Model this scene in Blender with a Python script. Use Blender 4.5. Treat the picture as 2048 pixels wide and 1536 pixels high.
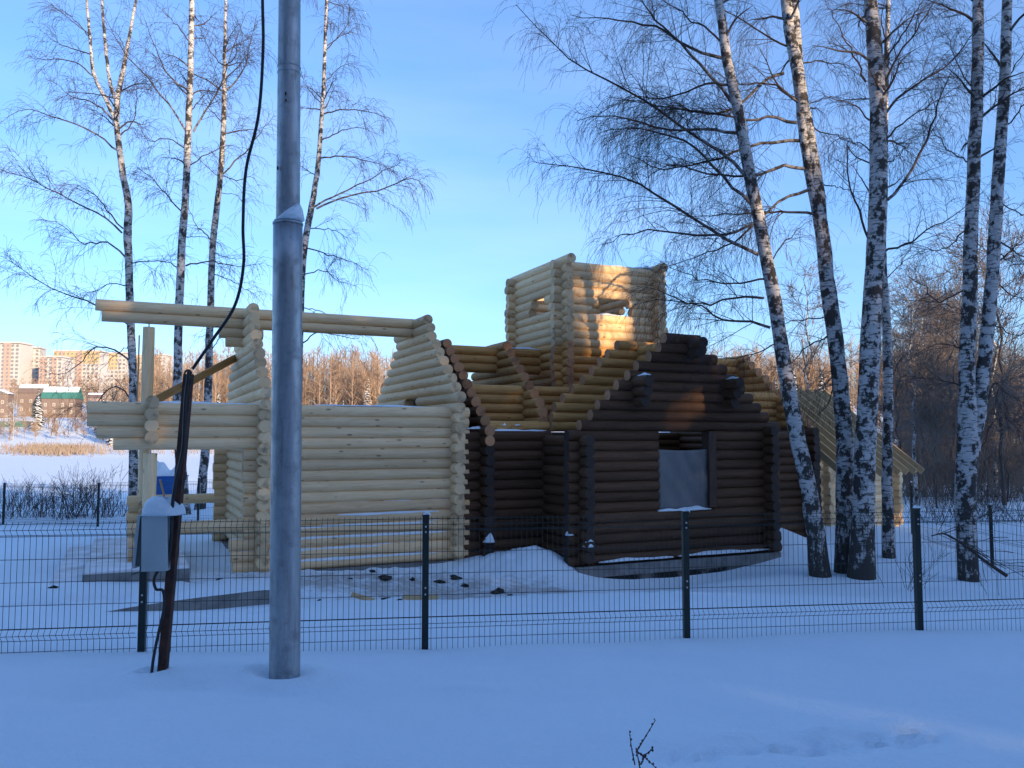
import bpy, math, random
import numpy as np
R = math.radians
scene = bpy.context.scene
for o in list(bpy.data.objects): bpy.data.objects.remove(o, do_unlink=True)
col = scene.collection

# ------------------------------------------------------------------ camera, world, sun, exposure
FPX, PITCH = 1640.0, math.atan(107/1640)
cam_d = bpy.data.cameras.new('camera'); cam = bpy.data.objects.new('camera', cam_d); col.objects.link(cam)
cam_d.sensor_fit = 'HORIZONTAL'; cam_d.sensor_width = 36.0; cam_d.lens = 36.0*FPX/2048
cam_d.clip_start = .1; cam_d.clip_end = 3000
cam.location = (0, 0, 0); cam.rotation_euler = (R(90)+PITCH, 0, 0)
scene.camera = cam
SUN_EL, SUN_AZ = 12.0, 42.0          # azimuth: degrees to the right of straight behind the camera
sd = np.array([math.sin(R(SUN_AZ))*math.cos(R(SUN_EL)), -math.cos(R(SUN_AZ))*math.cos(R(SUN_EL)), math.sin(R(SUN_EL))])
world = bpy.data.worlds.new('World'); scene.world = world; world.use_nodes = True
wn = world.node_tree
bg = wn.nodes['Background']; sky = wn.nodes.new('ShaderNodeTexSky')
sky.sky_type = 'NISHITA'; sky.sun_disc = False
sky.sun_elevation = R(SUN_EL); sky.sun_rotation = math.atan2(sd[0], sd[1])
sky.altitude = 150; sky.air_density = 1.0; sky.dust_density = 1.5; sky.ozone_density = 4.3
wtc = wn.nodes.new('ShaderNodeTexCoord'); wmp = wn.nodes.new('ShaderNodeMapping'); wmp.inputs['Scale'].default_value = (1.2, 1.2, 7); wmp.inputs['Rotation'].default_value = (.12, .08, .4)
wno = wn.nodes.new('ShaderNodeTexNoise'); wno.inputs['Scale'].default_value = 1.6; wno.inputs['Detail'].default_value = 6      # thin cirrus veils
wrp = wn.nodes.new('ShaderNodeMapRange'); wrp.inputs[1].default_value = .42; wrp.inputs[2].default_value = .72; wrp.inputs[3].default_value = 1.0; wrp.inputs[4].default_value = .90
whs = wn.nodes.new('ShaderNodeHueSaturation')
wn.links.new(wtc.outputs['Generated'], wmp.inputs[0]); wn.links.new(wmp.outputs[0], wno.inputs['Vector']); wn.links.new(wno.outputs[0], wrp.inputs[0]); wn.links.new(wrp.outputs[0], whs.inputs['Saturation'])
wgm = wn.nodes.new('ShaderNodeGamma'); wgm.inputs[1].default_value = .86; wml = wn.nodes.new('ShaderNodeMix'); wml.data_type = 'RGBA'; wml.blend_type = 'MULTIPLY'; wml.inputs[0].default_value = 1; wml.inputs[7].default_value = (.95, 1.05, 1.26, 1)
wn.links.new(sky.outputs[0], wgm.inputs[0]); wn.links.new(wgm.outputs[0], wml.inputs[6]); wn.links.new(wml.outputs[2], whs.inputs['Color']); wn.links.new(whs.outputs[0], bg.inputs[0]); bg.inputs[1].default_value = .13
sl = bpy.data.lights.new('sun', 'SUN'); sl.energy = 2.8; sl.angle = R(.6); sl.color = (1, .72, .42)
so = bpy.data.objects.new('sun', sl); col.objects.link(so)
so.rotation_euler = (R(90-SUN_EL), 0, math.atan2(sd[0], -sd[1]))
vs = scene.view_settings
vs.view_transform = 'Standard'; vs.look = 'None'; vs.exposure = 1.47; vs.gamma = 1; vs.use_curve_mapping = False
scene.render.engine = 'CYCLES'
scene.cycles.max_bounces = 6; scene.cycles.diffuse_bounces = 3; scene.cycles.glossy_bounces = 2

def at(px, py, y):
    """world point at forward distance y seen at photo pixel (px, py)"""
    a = (px-1024)/FPX; b = (768-py)/FPX
    dy = math.cos(PITCH)-b*math.sin(PITCH); dz = math.sin(PITCH)+b*math.cos(PITCH)
    return np.array([a*y/dy, y, dz*y/dy])

# ------------------------------------------------------------------ materials
class NT:
    def __init__(s, name):
        s.m = bpy.data.materials.new(name); s.m.use_nodes = True
        s.t = s.m.node_tree; s.b = s.t.nodes['Principled BSDF']; s.out = s.t.nodes['Material Output']
    def n(s, kind, **kw):
        nd = s.t.nodes.new('ShaderNode'+kind)
        for k, v in kw.items(): setattr(nd, k, v)
        return nd
    def l(s, a, b): s.t.links.new(a, b)
    def setv(s, **kw):
        for k, v in kw.items(): s.b.inputs[k.replace('_', ' ')].default_value = v
    def math(s, op, a, b=None, c=None):
        nd = s.n('Math', operation=op)
        for i, v in enumerate((a, b, c)):
            if v is None: continue
            if isinstance(v, (int, float)): nd.inputs[i].default_value = v
            else: s.l(v, nd.inputs[i])
        return nd.outputs[0]
    def mix(s, f, a, b, blend='MIX'):
        nd = s.n('Mix', data_type='RGBA', blend_type=blend)
        for i, v in ((0, f), (6, a), (7, b)):
            if isinstance(v, (int, float)): nd.inputs[i].default_value = v
            elif isinstance(v, tuple): nd.inputs[i].default_value = (*v, 1)
            else: s.l(v, nd.inputs[i])
        return nd.outputs[2]
    def ramp(s, f, stops):
        nd = s.n('ValToRGB'); e = nd.color_ramp.elements
        while len(e) < len(stops): e.new(.5)
        for i, (p, c) in enumerate(stops):
            e[i].position = p; e[i].color = (*c, 1) if isinstance(c, tuple) else (c, c, c, 1)
        s.l(f, nd.inputs[0]); return nd.outputs[0]
    def coords(s, scale=(1, 1, 1), rnd=True, kind='Object'):
        tc = s.n('TexCoord'); v = tc.outputs[kind]
        if rnd:
            oi = s.n('ObjectInfo'); mu = s.math('MULTIPLY', oi.outputs['Random'], 57.0)
            ad = s.n('VectorMath', operation='ADD'); s.l(v, ad.inputs[0])
            cx = s.n('CombineXYZ'); s.l(mu, cx.inputs[0]); s.l(mu, cx.inputs[1]); s.l(mu, cx.inputs[2])
            s.l(cx.outputs[0], ad.inputs[1]); v = ad.outputs[0]
        mp = s.n('Mapping'); mp.inputs['Scale'].default_value = scale; s.l(v, mp.inputs[0]); return mp.outputs[0]
    def noise(s, v, scale, detail=4, rough=.55):
        nd = s.n('TexNoise'); nd.inputs['Scale'].default_value = scale; nd.inputs['Detail'].default_value = detail
        nd.inputs['Roughness'].default_value = rough; s.l(v, nd.inputs['Vector']); return nd.outputs[0]
    def bump(s, h, strength=.3, dist=.02):
        b = s.n('Bump'); b.inputs['Strength'].default_value = strength; b.inputs['Distance'].default_value = dist
        s.l(h, b.inputs['Height']); s.l(b.outputs[0], s.b.inputs['Normal'])

def noisy(name, c1, c2, scale=(1, 1, 1), nscale=5, rough=.7, bump=.2, bdist=.01, metal=0, rnd=True, stops=(.35, .65), detail=5):
    k = NT(name); v = k.coords(scale, rnd); f = k.noise(v, nscale, detail)
    k.l(k.ramp(f, [(stops[0], c1), (stops[1], c2)]), k.b.inputs['Base Color'])
    k.setv(Roughness=rough, Metallic=metal)
    if bump: k.bump(f, bump, bdist)
    return k.m

def wood_mat(name, c1, c2, knot, snow=.0, knots=1.0, rough=.65, val=.12):
    k = NT(name); v = k.coords((.9, 9, 9)); f = k.noise(v, 2.2, 6, .6)
    c = k.ramp(f, [(.3, c1), (.7, c2)])
    v3 = k.coords((.55, 2, 2)); f3 = k.noise(v3, 1.3, 3)
    c = k.mix(k.math('MULTIPLY', f3, .46), c, tuple(x*.72 for x in c1))
    if knots:
        v2 = k.coords((2.1, 5.5, 5.5)); vo = k.n('TexVoronoi'); vo.inputs['Scale'].default_value = 1.0; k.l(v2, vo.inputs['Vector'])
        kn = k.ramp(vo.outputs['Distance'], [(.07, 1.0), (.15, 0.0)])
        c = k.mix(k.math('MULTIPLY', kn, .75*knots), c, knot)
    vc = k.coords((.32, 13, 13)); fc = k.noise(vc, 1.9, 3, .5); ck = k.ramp(fc, [(.488, 0.0), (.5, 1.0), (.512, 0.0)]); ckm = k.ramp(k.noise(k.coords((.7, 3, 3)), 1.6, 2), [(.46, 0.0), (.56, 1.0)])
    c = k.mix(k.math('MULTIPLY', k.math('MULTIPLY', ck, ckm), .6), c, knot)
    oi = k.n('ObjectInfo'); hs = k.n('HueSaturation'); k.l(c, hs.inputs['Color'])
    k.l(k.math('MULTIPLY_ADD', oi.outputs['Random'], 2*val, 1-val), hs.inputs['Value']); c = hs.outputs[0]
    if snow:
        ge = k.n('NewGeometry'); sp = k.n('SeparateXYZ'); k.l(ge.outputs['Normal'], sp.inputs[0])
        vs_ = k.coords((.8, 2.0, 2.0)); fs = k.noise(vs_, 2.6, 5, .65)
        m = k.math('ADD', k.math('MULTIPLY', sp.outputs[2], .9), k.math('MULTIPLY', fs, 1.3))
        m = k.ramp(k.math('SUBTRACT', m, 1.9-snow), [(.42, 0.0), (.56, 1.0)])
        c = k.mix(m, c, (.84, .87, .92))
    k.l(c, k.b.inputs['Base Color']); k.setv(Roughness=rough); k.b.inputs['Specular IOR Level'].default_value = .25
    k.bump(f, .45, .014); return k.m

def end_mat(name, c1, c2, crack):
    k = NT(name); tc = k.n('TexCoord'); sp = k.n('SeparateXYZ'); k.l(tc.outputs['Object'], sp.inputs[0])
    r = k.math('SQRT', k.math('ADD', k.math('POWER', sp.outputs[1], 2), k.math('POWER', sp.outputs[2], 2)))
    v = k.coords((1, 1, 1)); f = k.noise(v, 14, 4)
    s = k.math('SINE', k.math('ADD', k.math('MULTIPLY', r, 420), k.math('MULTIPLY', f, 5)))
    c = k.ramp(s, [(.0, c1), (1.0, c2)])
    f2 = k.noise(v, 5, 4); c = k.mix(k.ramp(f2, [(.52, 0.0), (.72, .8)]), c, crack)
    oi = k.n('ObjectInfo'); hs = k.n('HueSaturation'); k.l(c, hs.inputs['Color'])
    k.l(k.math('MULTIPLY_ADD', oi.outputs['Random'], .45, .75), hs.inputs['Value'])
    k.l(hs.outputs[0], k.b.inputs['Base Color']); k.setv(Roughness=.8); return k.m

M = {}
M['pale'] = wood_mat('pale_wood', (.82, .545, .285), (.95, .72, .44), (.20, .11, .05), snow=.58, val=.2)
M['pale_snowy'] = wood_mat('pale_wood_snowy', (.78, .50, .26), (.91, .66, .39), (.20, .11, .05), snow=.92, val=.18)
M['honey'] = wood_mat('honey_wood', (.52, .25, .075), (.74, .42, .15), (.13, .05, .02), snow=.30, knots=.6)
M['dark'] = wood_mat('dark_stained_wood', (.078, .038, .019), (.140, .071, .036), (.012, .008, .006), snow=.20, knots=.4, val=.3)
M['end_pale'] = end_mat('end_grain_pale', (.70, .48, .26), (.82, .60, .35), (.16, .10, .06))
M['end_honey'] = end_mat('end_grain_honey', (.44, .21, .10), (.56, .29, .14), (.20, .09, .05))
M['end_dark'] = end_mat('end_grain_dark', (.035, .022, .017), (.05, .033, .024), (.015, .01, .008))
M['board'] = wood_mat('sawn_board', (.50, .33, .16), (.66, .47, .26), (.22, .12, .05), snow=.1)
M['board_orange'] = wood_mat('weathered_board', (.40, .22, .08), (.58, .36, .17), (.2, .1, .04))
def snow_mat():
    k = NT('snow'); v = k.coords((1, 1, 1), False)
    f = k.noise(v, 1.1, 8, .62); g = k.noise(v, 38, 4, .7)
    base = k.mix(f, (.73, .83, .90), (.81, .90, .95))
    # sawdust, ash and trodden dirt around the building foot
    mp = k.n('Mapping'); mp.inputs['Location'].default_value = (1.6, -15.4, 0); tc = k.n('TexCoord'); k.l(tc.outputs['Object'], mp.inputs[0])
    m2 = k.n('Mapping'); m2.inputs['Rotation'].default_value = (0, 0, -R(25)); m2.inputs['Scale'].default_value = (.15, .55, 0); k.l(mp.outputs[0], m2.inputs[0])
    ln = k.n('VectorMath', operation='LENGTH'); k.l(m2.outputs[0], ln.inputs[0])
    near = k.ramp(ln.outputs['Value'], [(.35, 1.0), (1.0, 0.0)]); d1 = k.noise(v, 1.9, 7, .72); d2 = k.noise(v, 7.5, 5, .7)
    dm = k.ramp(k.math('ADD', k.math('MULTIPLY', near, .22), k.math('ADD', k.math('MULTIPLY', d1, .6), k.math('MULTIPLY', d2, .4))), [(.60, 0.0), (.74, 1.0)])
    base = k.mix(k.math('MULTIPLY', k.math('MULTIPLY', dm, near), .75), base, (.34, .30, .26))
    k.l(base, k.b.inputs['Base Color'])
    k.setv(Roughness=.75); k.b.inputs['Specular IOR Level'].default_value = .2
    k.bump(k.math('ADD', f, k.math('MULTIPLY', g, .16)), .8, .10); return k.m
M['snow'] = snow_mat()
M['dirty_snow'] = noisy('dirty_snow', (.55, .53, .52), (.82, .84, .88), nscale=2.2, rough=.9, bump=.5, bdist=.05, stops=(.3, .62))
M['galv'] = None
def galv():
    k = NT('galvanised_steel'); v = k.coords((6, 6, .8), False); f = k.noise(v, 2.5, 6, .6)
    v2 = k.coords((3, 3, 3), False); g = k.noise(v2, 3.0, 5, .6)
    c = k.ramp(f, [(.3, (.27, .29, .31)), (.7, (.47, .49, .51))]); c = k.mix(k.ramp(g, [(.5, 0.0), (.7, .6)]), c, (.20, .21, .22)); g3 = k.noise(k.coords((5, 5, .5), False), 2.0, 5, .7); c = k.mix(k.ramp(g3, [(.58, 0.0), (.68, .55)]), c, (.20, .16, .12))
    k.l(c, k.b.inputs['Base Color']); k.setv(Metallic=.75)
    k.l(k.ramp(g, [(.3, .38), (.7, .6)]), k.b.inputs['Roughness']); k.bump(f, .12, .01); return k.m
M['galv'] = galv()
M['rust'] = noisy('rusty_iron', (.035, .016, .012), (.10, .038, .022), nscale=9, rough=.85, bump=.4)
M['cable'] = noisy('black_cable', (.010, .010, .011), (.022, .022, .024), nscale=9, rough=.5, bump=0)
M['greybox'] = noisy('grey_enamel', (.36, .41, .42), (.44, .49, .50), nscale=3, rough=.4, bump=.05)
M['greydark'] = noisy('box_inside_shade', (.05, .06, .06), (.09, .10, .10), nscale=3, rough=.7, bump=0)  # dark tone stands for the shade inside the open cabinet
M['green'] = noisy('dark_green_paint', (.004, .012, .011), (.008, .020, .017), nscale=4, rough=.4, bump=0)
M['steel'] = noisy('bright_steel', (.5, .5, .5), (.65, .65, .65), rough=.35, metal=.9, bump=0)
M['concrete'] = noisy('concrete', (.15, .145, .14), (.25, .245, .235), nscale=4, rough=.95, bump=.5, bdist=.02)
M['tar'] = noisy('tarred_concrete', (.012, .012, .013), (.15, .14, .13), nscale=1.7, rough=.9, bump=.4, bdist=.02, stops=(.50, .58))
M['film'] = noisy('grey_plastic_sheet', (.13, .135, .14), (.17, .175, .18), scale=(1, 1, .6), nscale=2.5, rough=.45, bump=.6, bdist=.04)
M['brown'] = noisy('brown_painted_board', (.05, .026, .018), (.085, .042, .028), scale=(3, 3, .6), nscale=4, rough=.7)
M['char'] = noisy('charred_wood', (.012, .011, .010), (.05, .045, .04), nscale=9, rough=.95, bump=.6)
M['blue'] = noisy('blue_plastic', (.015, .10, .34), (.02, .13, .40), nscale=3, rough=.4, bump=0)
M['reed'] = noisy('dry_reed', (.27, .20, .145), (.38, .30, .23), nscale=3, rough=.9, bump=0)
def bark():
    k = NT('birch_bark'); tc = k.n('TexCoord')
    at_ = k.n('Attribute'); at_.attribute_name = 'thick'; th = at_.outputs['Fac']
    v = k.coords((3.5, 3.5, 16)); f = k.noise(v, 1.5, 5, .6); dash = k.ramp(f, [(.53, 0.0), (.60, 1.0)])
    v2 = k.coords((4.0, 4.0, 3.4)); g = k.noise(v2, 1.15, 6, .68); patch = k.ramp(g, [(.49, 0.0), (.545, 1.0)])
    lo = k.n('Attribute'); lo.attribute_name = 'low'
    gl = k.math('ADD', g, k.math('MULTIPLY', lo.outputs['Fac'], .20)); vb = k.coords((9, 9, 3)); gb = k.noise(vb, 1.5, 5, .7)
    base = k.ramp(k.math('ADD', k.math('MULTIPLY', gl, .35), k.math('MULTIPLY', k.math('ADD', gb, k.math('MULTIPLY', lo.outputs['Fac'], .25)), .65)), [(.60, 0.0), (.66, 1.0)])
    white = k.mix(k.noise(v2, 2.5, 3), (.36, .345, .33), (.60, .585, .57))
    c = k.mix(k.math('MULTIPLY', dash, .85), white, (.05, .043, .038))
    c = k.mix(patch, c, (.035, .03, .027)); c = k.mix(base, c, (.045, .037, .032))
    twig = (.050, .034, .030)
    c = k.mix(k.ramp(th, [(.34, 1.0), (.72, 0.0)]), c, twig)
    k.l(c, k.b.inputs['Base Color']); k.setv(Roughness=.8); k.bump(k.math('ADD', patch, gb), .5, .012); return k.m
M['bark'] = bark()
M['twig'] = noisy('twig_bark', (.040, .027, .024), (.075, .050, .042), nscale=2, rough=.8, bump=0)
M['twig_far'] = noisy('far_twigs', (.25, .165, .11), (.38, .27, .185), scale=(.12, .12, .12), nscale=2, rough=.9, bump=0)
M['twig_mid'] = noisy('wood_twigs', (.12, .098, .083), (.20, .162, .135), scale=(.3, .3, .3), nscale=2, rough=.9, bump=0)
M['trunk_dark'] = noisy('dark_trunk', (.045, .036, .03), (.10, .08, .066), scale=(3, 3, .7), nscale=3, rough=.9)
def spruce():
    k = NT('snowy_spruce'); ge = k.n('NewGeometry'); sp = k.n('SeparateXYZ'); k.l(ge.outputs['Normal'], sp.inputs[0])
    v = k.coords((1, 1, 1)); f = k.noise(v, 1.7, 4, .7)
    m = k.ramp(k.math('ADD', k.math('MULTIPLY', sp.outputs[2], .45), f), [(.74, 0.0), (.86, 1.0)])
    k.l(k.mix(m, (.035, .045, .022), (.80, .82, .85)), k.b.inputs['Base Color']); k.setv(Roughness=.9); return k.m
M['spruce'] = spruce()
def plain(name, c, rough=.7, d=.12): return noisy(name, tuple(x*(1-d) for x in c), tuple(min(1, x*(1+d)) for x in c), nscale=1.5, rough=rough, bump=0)
M['b_white'] = plain('block_white', (.46, .43, .40)); M['b_orange'] = plain('block_orange', (.42, .29, .23))  # apartment block colours paled and greyed in place of distance haze
M['b_yellow'] = plain('block_yellow', (.48, .36, .19)); M['glass'] = plain('window_glass', (.22, .22, .23), .3)
M['h_brown'] = plain('house_brown', (.19, .14, .115)); M['h_green'] = plain('house_green_roof', (.05, .19, .16)); M['h_cream'] = plain('house_cream', (.62, .52, .38))  # house brown and green greyed to carry the distance haze

# ------------------------------------------------------------------ helpers
def mesh(name, V, F, smooth=False):
    me = bpy.data.meshes.new(name); me.from_pydata([tuple(map(float, p)) for p in V], [], [list(map(int, f)) for f in F])
    if smooth: me.polygons.foreach_set('use_smooth', [True]*len(me.polygons))
    me.update(); return me
def mesh_q(name, V, Q, smooth=True, attrs=None):
    V = np.asarray(V, np.float32).reshape(-1, 3); Q = np.asarray(Q, np.int32)
    me = bpy.data.meshes.new(name); me.vertices.add(len(V)); me.vertices.foreach_set('co', V.ravel())
    me.loops.add(Q.size); me.loops.foreach_set('vertex_index', Q.ravel())
    me.polygons.add(len(Q)); me.polygons.foreach_set('loop_start', np.arange(len(Q), dtype=np.int32)*Q.shape[1])
    me.update(calc_edges=True)
    if smooth: me.polygons.foreach_set('use_smooth', np.ones(len(Q), bool))
    for n, a in (attrs or {}).items():
        at_ = me.attributes.new(n, 'FLOAT', 'POINT'); at_.data.foreach_set('value', np.asarray(a, np.float32).ravel())
    return me
def obj(name, me, mats, parent=None, loc=(0, 0, 0), rot=(0, 0, 0)):
    for m in (mats if isinstance(mats, (list, tuple)) else [mats]):
        if not me.materials or len(me.materials) < (len(mats) if isinstance(mats, (list, tuple)) else 1): me.materials.append(M[m] if isinstance(m, str) else m)
    o = bpy.data.objects.new(name, me); col.objects.link(o); o.parent = parent; o.location = loc; o.rotation_euler = rot; return o
def empty(name, loc=(0, 0, 0), rz=0, parent=None):
    o = bpy.data.objects.new(name, None); col.objects.link(o); o.location = tuple(map(float, loc)); o.rotation_euler = (0, 0, rz); o.parent = parent
    o.empty_display_size = .2; return o
def tag(o, label=None, cat=None, group=None, kind=None):
    if label: o['label'] = label
    if cat: o['category'] = cat
    if group: o['group'] = group
    if kind: o['kind'] = kind
    return o
def box(x0, x1, y0, y1, z0, z1):
    V = [(x, y, z) for x in (x0, x1) for y in (y0, y1) for z in (z0, z1)]
    return V, [(0, 1, 3, 2), (4, 6, 7, 5), (0, 4, 5, 1), (2, 3, 7, 6), (0, 2, 6, 4), (1, 5, 7, 3)]
def join(parts):
    V, F = [], []
    for v, f in parts:
        n = len(V); V += list(v); F += [tuple(i+n for i in q) for q in f]
    return V, F
def tubes(P, Rr, S=3):
    """P (N,K,3) chains, Rr (N,K) radii -> verts, quads, per-vertex radius"""
    P = np.asarray(P, float); Rr = np.asarray(Rr, float); N, K, _ = P.shape
    T = np.gradient(P, axis=1); T /= np.linalg.norm(T, axis=2, keepdims=True)+1e-9
    mean = T.mean(1); ref = np.where(np.abs(mean[:, 2:3]) < .8, np.array([[0, 0, 1.]]), np.array([[1., 0.15, 0]]))[:, None, :]
    n = np.cross(T, np.broadcast_to(ref, T.shape)); n /= np.linalg.norm(n, axis=2, keepdims=True)+1e-9
    b = np.cross(T, n)
    a = np.arange(S)*2*math.pi/S
    V = P[:, :, None, :]+Rr[:, :, None, None]*(np.cos(a)[None, None, :, None]*n[:, :, None, :]+np.sin(a)[None, None, :, None]*b[:, :, None, :])
    idx = np.arange(N*K*S).reshape(N, K, S)
    A = idx[:, :-1, :]; B = np.roll(A, -1, 2); D = idx[:, 1:, :]; C = np.roll(D, -1, 2)
    Q = np.stack([A, B, C, D], -1).reshape(-1, 4)
    return V.reshape(-1, 3), Q, np.repeat(Rr.reshape(-1), S)
def tube_obj(name, pts, rad, mat, parent=None, S=8, loc=(0, 0, 0), cap=True):
    pts = np.asarray(pts, float)-np.asarray(loc, float); rr = np.full(len(pts), rad) if np.isscalar(rad) else np.asarray(rad)
    V, Q, _ = tubes(pts[None], rr[None], S); F = [tuple(q) for q in Q]; n = len(pts)
    if cap: F += [tuple(range(S))[::-1], tuple(range((n-1)*S, n*S))]
    return obj(name, mesh(name, V, F, True), mat, parent, loc)
def spline(pts, n):
    pts = np.asarray(pts, float); m = len(pts)
    if m == 2: return pts[0]+(pts[1]-pts[0])*np.linspace(0, 1, n)[:, None]
    e = np.vstack([2*pts[0]-pts[1], pts, 2*pts[-1]-pts[-2]]); out = []
    for t in np.linspace(0, m-1-1e-6, n):
        i = int(t); u = t-i; a, b, c, d = e[i:i+4]
        out.append(.5*((2*b)+(-a+c)*u+(2*a-5*b+4*c-d)*u*u+(-a+3*b-3*c+d)*u**3))
    return np.array(out)
rs = np.random.RandomState(5)
WAVES = [(rs.uniform(.1, 1.6), rs.uniform(0, 6.28), rs.uniform(0, 6.28)) for _ in range(24)]
def wav(x, y):
    s = 0
    for f, p, q in WAVES: s = s+np.sin(f*(x*math.cos(q)+y*math.sin(q))+p)/(1+4*f*f)
    return s*.5

# ------------------------------------------------------------------ ground
C1 = np.array([-4.97, 16.38]); YAW = R(25); CU, SU = math.cos(YAW), math.sin(YAW)
def buv(u, v): return np.array([C1[0]+CU*u-SU*v, C1[1]+SU*u+CU*v])
def smooth(a, b, x): t = np.clip((x-a)/(b-a), 0, 1); return t*t*(3-2*t)
def ground(x, y):
    x = np.asarray(x, float); y = np.asarray(y, float)
    near = np.interp(y, [-60, 0, 3, 5, 8, 12, 16, 20, 33, 40], [-2.2, -1.55, -1.62, -1.75, -2.03, -2.48, -2.86, -2.9, -2.85, -2.9])
    ang = x/np.maximum(y, 1)
    farL = np.interp(y, [0, 34, 58, 75, 190, 215, 245, 290, 420, 620, 1500], [-2.85, -2.85, -4.2, -4.6, -4.6, -3.2, -.3, 6.5, 14, 26, 60])
    farR = np.interp(y, [0, 60, 150, 290, 620, 1500], [-2.9, -2.9, -1.0, 4, 22, 60])
    far = farL+(farR-farL)*smooth(.15, .4, ang)
    h = np.where(y < 33, near, far+(near-far)*(1-smooth(33, 40, y)))
    h = h+.012*wav(x*7, y*7+2)*smooth(2, 4, y)*(1-smooth(20, 30, y))+.09*wav(x*1.2, y*1.2)*smooth(-1, 3, y)*(1+smooth(9, 14, y)*(1-smooth(26, 60, y))*1.2)
    h = h+.6*wav(x*.03+3, y*.03)*smooth(120, 300, y)
    # building frame coordinates
    dx, dy = x-C1[0], y-C1[1]; u = CU*dx+SU*dy; v = -SU*dx+CU*dy
    def bump(u0, v0, su, sv, a): return a*np.exp(-((u-u0)/su)**2-((v-v0)/sv)**2)
    lift = .26*smooth(-3.2, -.6, v)*(1-smooth(5.0, 6.2, u))*smooth(-7, -3, u)*(1-smooth(9, 13, v))
    h = h+lift+bump(5.6, -1.3, .85, .95, .32)+bump(6.9, -3.0, 1.2, 1.0, -.06)+bump(12.4, -.6, 1.3, 1.1, .62)+bump(8.6, -2.3, 3.0, .95, -.30)+bump(1.5, -1.7, 2.5, .7, .10)+bump(17, 1.5, 3, 3, .3)
    h = h-.12*np.exp(-((u-8.7)/3.0)**2-((v+2.4)/.5)**2)*0
    ch = smooth(-2.6, -1.2, v)*(1-smooth(-.35, -.1, v))*smooth(-3, 0, u)*(1-smooth(5, 6.5, u)); h = h+ch*(.05*np.sin(x*9+2*np.sin(y*6))*np.sin(y*8.3+1.7*np.sin(x*5))+.05*wav(x*8, y*8))
    inside = (u > .3) & (u < 14) & (v > .4) & (v < 5.2); h = np.where(inside, np.minimum(h, -2.75), h)
    # small drifts, lump by the left, trampled track at the lower right
    h = h+.05*np.exp(-((x+2.0)/.9)**2-((y-6.7)/.5)**2)+.06*np.exp(-((x-.3)/.8)**2-((y-7.6)/.35)**2)
    tx = (x-.75)/1.85; ty = 4.47+.62*np.clip(tx, 0, 1.1)**1.2; band = smooth(-.05, .12, tx)*(1-smooth(.93, 1.05, tx))
    tr = np.exp(-((y-ty)/(.10+.08*np.clip(tx, 0, 1)))**2)*band
    lumps = np.sin(x*13+2*np.sin(y*17))*np.sin(y*21+1.5*np.sin(x*9))+.7*np.sin(x*29+y*11)*np.sin(y*33-x*8)
    h = h+tr*(-.035+.040*lumps)+.03*np.exp(-((y-ty-.27)/.07)**2)*band*(.5+.5*np.sin(x*11))
    for (px_, py_, r_) in ((-1.775, 6.42, .17), (-2.76, 6.42, .08)):
        rr = np.hypot(x-px_, y-py_); h = h-.05*np.exp(-(rr/r_)**4)+.02*np.exp(-((rr-r_*1.7)/(r_*.6))**2)
    fr = np.random.RandomState(12)
    for i in range(46):                                   # footprints between the fence and the church
        t = i/45; fx = -7.5+10.5*t+fr.normal(0, .12); fy = 12.6+1.6*math.sin(t*3.2)+(.14 if i % 2 else -.14)+fr.normal(0, .08); h = h-.11*np.exp(-((x-fx)/.17)**2-((y-fy)/.12)**2)+.03*np.exp(-((x-fx-.3)/.12)**2-((y-fy)/.12)**2)
    for i in range(16):
        t = i/15; fx = -4.4+1.2*t; fy = 9.2+4.2*t+fr.normal(0, .06); fx += .12 if i % 2 else -.12; h = h-.11*np.exp(-((x-fx)/.11)**2-((y-fy)/.17)**2)
    for (fx, fy, s, a) in ((-1.75, 5.9, .28, -.05), (-2.35, 6.0, .35, -.05), (-1.55, 5.95, .14, .03), (-.35, 6.2, .3, .03), (-2.9, 5.7, .4, -.04), (.55, 6.0, .25, .015)):
        h = h+a*np.exp(-((x-fx)/s)**2-((y-fy)/(s*.4))**2)
    return h
def gz(x, y): return float(ground(np.array([x]), np.array([y]))[0])
def axis(segs):
    out = []
    for a, b, n in segs: out += list(np.linspace(a, b, n, endpoint=False))
    return np.array(out+[segs[-1][1]])
gx = axis([(-900, -200, 12), (-200, -50, 20), (-50, -14, 36), (-14, -4, 80), (-4, 4, 150), (4, 14, 80), (14, 50, 60), (50, 200, 20), (200, 900, 12)])
gy = axis([(-140, -10, 14), (-10, 3, 13), (3, 7.5, 70), (7.5, 24, 130), (24, 60, 60), (60, 320, 60), (320, 1500, 24)])
GX, GY = np.meshgrid(gx, gy, indexing='ij'); GZ = ground(GX, GY)
idx = np.arange(GX.size).reshape(GX.shape)
Q = np.stack([idx[:-1, :-1], idx[1:, :-1], idx[1:, 1:], idx[:-1, 1:]], -1).reshape(-1, 4)
g = obj('ground', mesh_q('ground', np.stack([GX, GY, GZ], -1), Q), 'snow'); tag(g, kind='structure')

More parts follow.
